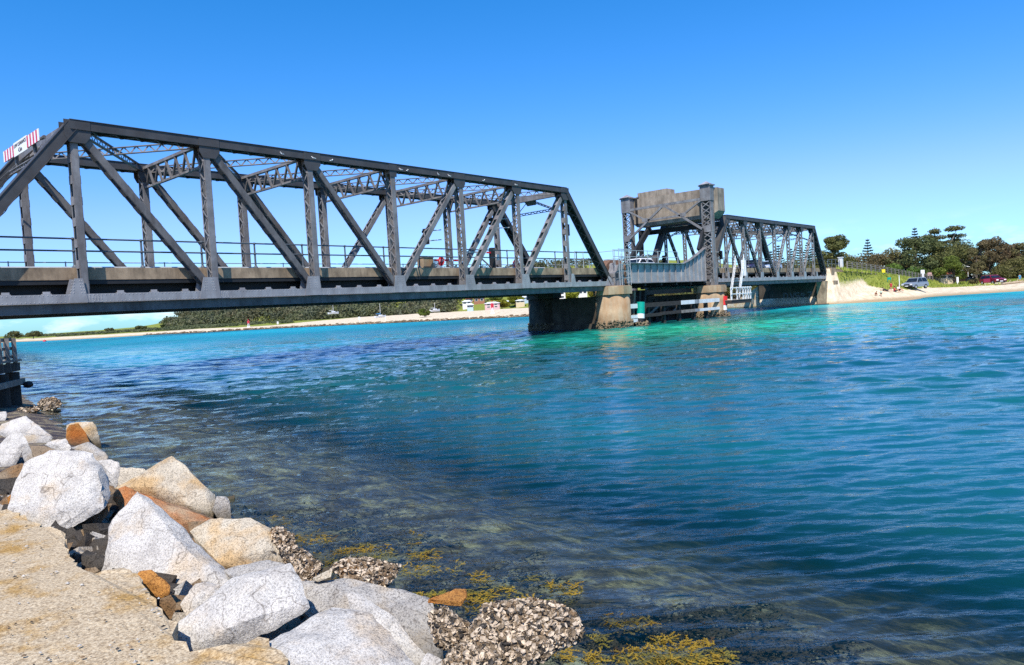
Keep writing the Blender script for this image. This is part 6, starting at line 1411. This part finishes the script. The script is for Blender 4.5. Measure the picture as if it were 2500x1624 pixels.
SIGN_BL = flat('sign_blue', (.08, .25, .45), .5); SIGN_Y = flat('sign_yellow', (.75, .62, .03), .5)
sign_post(2253, 678, 140, .75, 1.5, GALV, SIGN_W, 'tall white and blue information board behind the road fence'); sign_post(2157, 666, 112, .55, .55, GALV, SIGN_Y, 'yellow road sign at the top of the grass bank')
sign_post(2171, 683, 108, .55, .35, GREENP, GREENP, 'teal two legged sign standing on the grass bank', True); sign_post(2338, 690, 132, .35, 1.0, SIGN_W, SIGN_W, 'white gate pillar at the end of the road fence'); sign_post(2269, 674, 142, 1.0, .7, GALV, WALL_PK, 'pink and white board beside the tall information board')
b = at(2196, 700, 106); b.z = gz(b.x, b.y); tag(MB(b).cyl(b-Vector((0, 0, .3)), b+Vector((0, 0, 1.75)), .06, .05, 8).lathe(b, [(.09, 1.7), (.09, 1.78), (.02, 1.82)], 8).build('white_pole', SIGN_W), 'plain white pole at the foot of the grass bank', 'pole')

# ------------------------------------------------------------------ cars
def car(loc, heading, label, paint, tall=1.72, length=4.6, ute=False, name='parked_car', door=False):
    b = Vector(loc); root = thing(name, b, label, 'car'); root.rotation_euler = (0, 0, heading); O = Vector((0, 0, 0)); w = .92; L2 = length/2; T_ = tall
    def obj_(mb, nm, mt, smooth=False): return mb.build(nm, mt, root, smooth, True)
    prof = [(-L2, .45), (-L2, .95), (-L2+.08, 1.02), (L2-1.15, 1.05), (L2-.25, .92), (L2, .78), (L2, .40), (L2-.35, .34), (L2-.42, .50), (L2-.66, .68), (L2-.98, .68), (L2-1.22, .50), (L2-1.30, .34), (-L2+1.28, .34), (-L2+1.20, .50), (-L2+.96, .68), (-L2+.64, .68), (-L2+.40, .50), (-L2+.32, .34)]
    n = len(prof); mb = MB(O); vs = []
    for s_, k in ((-1, 1), (1, 1)):
        vs += [(x, s_*w*(1.0 if z < .9 else .965), z) for x, z in prof]
    bm = bmesh.new(); bv = [bm.verts.new(v) for v in vs]; bm.faces.new(bv[:n]); bm.faces.new(bv[n:][::-1])
    for i in range(n): bm.faces.new((bv[i], bv[n+i], bv[n+(i+1) % n], bv[(i+1) % n]))
    bmesh.ops.recalc_face_normals(bm, faces=bm.faces); bmesh.ops.bevel(bm, geom=[e for e in bm.edges if abs(e.verts[0].co.y-e.verts[1].co.y) < .2 and min(v.co.z for v in e.verts) > .7], offset=.06, segments=2, affect='EDGES')
    me = bpy.data.meshes.new('body'); bm.to_mesh(me); bm.free(); me.materials.append(paint); ob = bpy.data.objects.new('body', me); COL.objects.link(ob); ob.parent = root
    cb0, cb1 = (-L2+.15 if not ute else -.5), L2-1.2
    c0 = [(cb0, 1.02), (cb0+.22, T_-.06), (cb0+.4, T_), (cb1-.85, T_), (cb1-.65, T_-.05), (cb1, 1.03)]
    cab = MB(O); vv = [(x, -w*(.95 if z < 1.2 else .76), z) for x, z in c0]+[(x, w*(.95 if z < 1.2 else .76), z) for x, z in c0]; m6 = len(c0)
    cab.add(vv, [tuple(range(m6)), tuple(range(2*m6-1, m6-1, -1))]+[(i, (i+1) % m6, m6+(i+1) % m6, m6+i) for i in range(m6)]); obj_(cab, 'cabin', paint)
    xm = (cb0+cb1)/2
    def quad(pts, nm, mt, par=root): return MB(O).add(pts, [(0, 1, 2, 3), (3, 2, 1, 0)]).build(nm, mt, par)
    quad([(cb1-.03, -.80, 1.09), (cb1-.03, .80, 1.09), (cb1-.585, .66, T_-.09), (cb1-.585, -.66, T_-.09)], 'windscreen', GLASS_D)
    quad([(cb0-.012, -.78, 1.1), (cb0-.012, .78, 1.1), (cb0+.17, .66, T_-.1), (cb0+.17, -.66, T_-.1)], 'rear_window', GLASS_D)
    for s_ in (-1, 1):
        for xa, xb, ta, tb in ((xm+.05, cb1-.16, xm+.05, cb1-.72), (cb0+.14, xm-.05, cb0+.34, xm-.05)):
            quad([(xa, s_*w*.955, 1.10), (xb, s_*w*.955, 1.10), (tb, s_*w*.79, T_-.10), (ta, s_*w*.79, T_-.10)], 'side_window', GLASS_D)
        for xw in (L2-.82, -L2+.80):
            wh = MB(O).cyl((xw, s_*(w-.2), .34), (xw, s_*(w+.01), .34), .34, .34, 18).build('wheel', TYRE, root); MB(O).cyl((xw, s_*(w+.005), .34), (xw, s_*(w+.03), .34), .2, .17, 12).build('rim', GALV, wh)
        MB(O).box((L2-.10, s_*.62-.17, .66), (L2+.012, s_*.62+.17, .82)).build('headlight', SIGN_W, root)
        MB(O).box((-L2-.012, s_*.72-.12, .62), (-L2+.05, s_*.72+.12, .92)).build('tail_light', SIGN_R, root)
        MB(O).box((cb1-.42, s_*(w+.01)-.09, 1.08), (cb1-.28, s_*(w+.01)+.09, 1.22)).build('mirror', BLACK, root)
    MB(O).box((L2-.05, -.42, .62), (L2+.015, .42, .80)).build('grille', BLACK, root); MB(O).box((L2-.04, -.85, .36), (L2+.07, .85, .56)).build('bumper', BLACK, root); MB(O).box((L2+.071, -.24, .46), (L2+.08, .24, .57)).build('number_plate', SIGN_W, root)
    if door: dr = MB(O).beam((.75, -w, .75), (.2, -w-.75, .75), .06, .75, (0, 0, 1)); MB(O).prism([(.8, -w, .4), (.35, -w-.85, .4), (.3, -w-.85, 1.0), (.75, -w, 1.05)], (.05, .03, 0)).build('open_door', paint, root, fix=True)
    return root
SILVER = flat('silver_paint', (.21, .24, .29), .3, .6); MAROON = flat('maroon_paint', (.22, .008, .025), .25, .6); NAVY = flat('navy_paint', (.04, .035, .10), .3, .6); PALEB = flat('pale_blue_paint', (.35, .45, .62), .3, .6)
q = gp(2233, 107); car(q, math.atan2(-q.y, -q.x)-.5, 'silver off-road car parked on the sand at the foot of the grass bank', SILVER, 1.7, 4.3)
q = gp(2424, 122); car(q, math.atan2(-q.y, -q.x)+.55, 'dark red car with an open door parked before the green thicket', MAROON, 1.62, 4.5, door=True)
q = gp(2357, 152); car(q, math.atan2(-_f.y, -_f.x)+.2, 'grey car half hidden by the slender she-oak on the lane', SILVER, 1.5, 4.2)
car((87.5, 37.2, ZB+.865), math.pi, 'dark blue car crossing the far truss span', NAVY, 1.6, 4.3, name='car'); car((93.2, 37.2, ZB+.865), math.pi, 'pale blue car following across the far truss span', PALEB, 1.55, 4.3, name='car')
car((60.2, 37.0, 4.61), math.pi, 'white car on the lifting span behind the girder', HULL, 1.5, 4.2, name='car')

# ------------------------------------------------------------------ people on the beach
SKIN = flat('skin', (.50, .28, .18), .6); HAIR = flat('dark_hair', (.03, .02, .015), .7)
def person(loc, face, label, pose, sc, top, bottom):
    """joints in metres for a 1.7 m adult, x forward; the body is one skinned mesh, clothes and hair are children"""
    loc = Vector(loc); root = thing('person', loc, label, 'person', 'people on the beach'); root.rotation_euler = (0, 0, face)
    J = {'stand': dict(pel=(0, 0, .92), che=(.02, 0, 1.28), nek=(.03, 0, 1.45), hed=(.05, 0, 1.60), kn=(.05, .11, .50), ft=(0, .12, .05), el=(.0, .26, 1.12), hn=(.14, .28, .90)),
         'sit': dict(pel=(0, 0, .16), che=(-.12, 0, .50), nek=(-.13, 0, .67), hed=(-.08, 0, .83), kn=(.40, .13, .42), ft=(.62, .13, .05), el=(.02, .25, .38), hn=(.28, .17, .40)),
         'recline': dict(pel=(0, 0, .13), che=(-.33, 0, .32), nek=(-.46, 0, .44), hed=(-.52, 0, .58), kn=(.45, .12, .22), ft=(.85, .13, .06), el=(-.42, .26, .12), hn=(-.20, .30, .05)),
         'crouch': dict(pel=(-.05, 0, .36), che=(.14, 0, .66), nek=(.22, 0, .79), hed=(.31, 0, .90), kn=(.34, .15, .44), ft=(.04, .14, .05), el=(.34, .22, .42), hn=(.46, .14, .16))}[pose]
    v = lambda k, s_=1: Vector((J[k][0], J[k][1]*s_, J[k][2]))
    V = [v('pel'), v('che'), v('nek'), v('hed')]; Rr = [.15, .155, .058, .10]; E_ = [(0, 1), (1, 2), (2, 3)]
    hd = v('hed')+Vector((.015, 0, .09)); V.append(hd); Rr.append(.085); E_.append((3, 4))
    for s_ in (-1, 1):
        k = len(V); hip = v('pel')+Vector((0, s_*.10, -.03)); sh = v('nek')+Vector((-.01, s_*.17, -.07))
        V += [hip, v('kn', s_), v('ft', s_), v('ft', s_)+Vector((.16, 0, -.01)), sh, v('el', s_), v('hn', s_), v('hn', s_)+Vector((.05, 0, -.06))]; Rr += [.095, .062, .045, .04, .062, .046, .034, .026]
        E_ += [(0, k), (k, k+1), (k+1, k+2), (k+2, k+3), (1, k+4), (k+4, k+5), (k+5, k+6), (k+6, k+7)]
    me = bpy.data.meshes.new('body'); me.from_pydata([tuple(p*sc) for p in V], E_, []); ob = bpy.data.objects.new('body', me); COL.objects.link(ob); ob.parent = root; me.materials.append(SKIN)
    sm = ob.modifiers.new('skin', 'SKIN'); sk = me.skin_vertices[0].data
    for i, r_ in enumerate(Rr): sk[i].radius = (r_*sc, r_*sc)
    sk[0].use_root = True; ob.modifiers.new('sub', 'SUBSURF').levels = 1; ob.modifiers['sub'].render_levels = 2; sm.use_smooth_shade = True
    O = Vector((0, 0, 0)); mb = MB(O); a, b, c = v('pel')*sc, v('che')*sc, v('nek')*sc
    mb.cyl(a, b, .185*sc, .20*sc, 10).cyl(b, c-Vector((0, 0, .02*sc)), .20*sc, .12*sc, 10)
    for s_ in (-1, 1): mb.cyl((v('nek')+Vector((-.01, s_*.15, -.07)))*sc, v('el', s_)*sc, .085*sc, .07*sc, 8)
    mb.build('shirt', top, root)
    mb = MB(O)
    for s_ in (-1, 1): mb.cyl((v('pel')+Vector((0, s_*.09, .02)))*sc, (v('pel')+Vector((0, s_*.1, 0))).lerp(v('kn', s_), .75)*sc, .13*sc, .10*sc, 8)
    mb.build('shorts', bottom, root)
    MB(O).lathe((v('hed')+Vector((-.015, 0, .02)))*sc, [(.105*sc, .02*sc), (.118*sc, .07*sc), (.10*sc, .14*sc), (.04*sc, .175*sc)], 10).build('hair', HAIR, root)
    return root
TEE_W = flat('white_shirt', (.75, .75, .74), .8); TEE_R = flat('red_shirt', (.50, .03, .05), .8); TEE_G = flat('pale_green_shirt', (.45, .60, .50), .8); DKB = flat('dark_shorts', (.02, .02, .03), .8); BLU = flat('blue_shirt', (.04, .25, .40), .8); BRN = flat('brown_shirt', (.20, .09, .05), .8)
def sand(px, py, D): return gp(px, D)
fc = math.atan2(-_f.y, -_f.x)
person(sand(2136, 0, 101.5), fc+1.0, 'child in brown crouching nearest the water', 'crouch', .62, BRN, BRN); person(sand(2150, 0, 101.5), fc-.8, 'child in pale green top standing at the water edge', 'stand', .55, TEE_G, DKB)
person(sand(2163, 0, 104), fc+1.3, 'person in dark clothes reclining on the sand', 'recline', .85, DKB, DKB); person(sand(2175, 0, 105), fc-.5, 'child in red standing in the middle of the beach group', 'stand', .60, TEE_R, TEE_R)
person(sand(2185, 0, 104), fc+.9, 'person in red sitting on the sand', 'sit', .85, TEE_R, DKB); person(sand(2194, 0, 104.5), fc+.4, 'person in white shirt sitting at the right of the beach group', 'sit', .95, TEE_W, DKB); person(gp(2490, 128), fc, 'person in blue standing at the far right of the beach', 'stand', .85, BLU, BLU)

# ------------------------------------------------------------------ driftwood and beach stones at the far right
DRIFT = simple('driftwood', (.36, .27, .18), .9, 0, .35, 5)
for k, (px, D, L_, a, lab) in enumerate(((2462, 117, 2.6, .2, 'short driftwood log at the right of the beach'), (2492, 119, 3.4, -.1, 'long driftwood log cut off by the right edge'), (2482, 121, 2.2, .5, 'tangled driftwood branch above the logs'))):
    q = gp(px, D, .15); d = (HX*math.cos(a)+HY*math.sin(a)); root = thing('driftwood', q, lab, 'driftwood', 'driftwood on the beach'); mb = MB(q); mb.cyl(q-d*L_/2, q+d*L_*.1+Vector((0, 0, .1)), .2, .16, 8).cyl(q+d*L_*.1+Vector((0, 0, .1)), q+d*L_/2, .16, .08, 8); mb.build('log', DRIFT, root)
    MB(q).cyl(q, q+Vector((0, 0, .6))+d*.5, .08, .03, 6).build('branch', DRIFT, root)
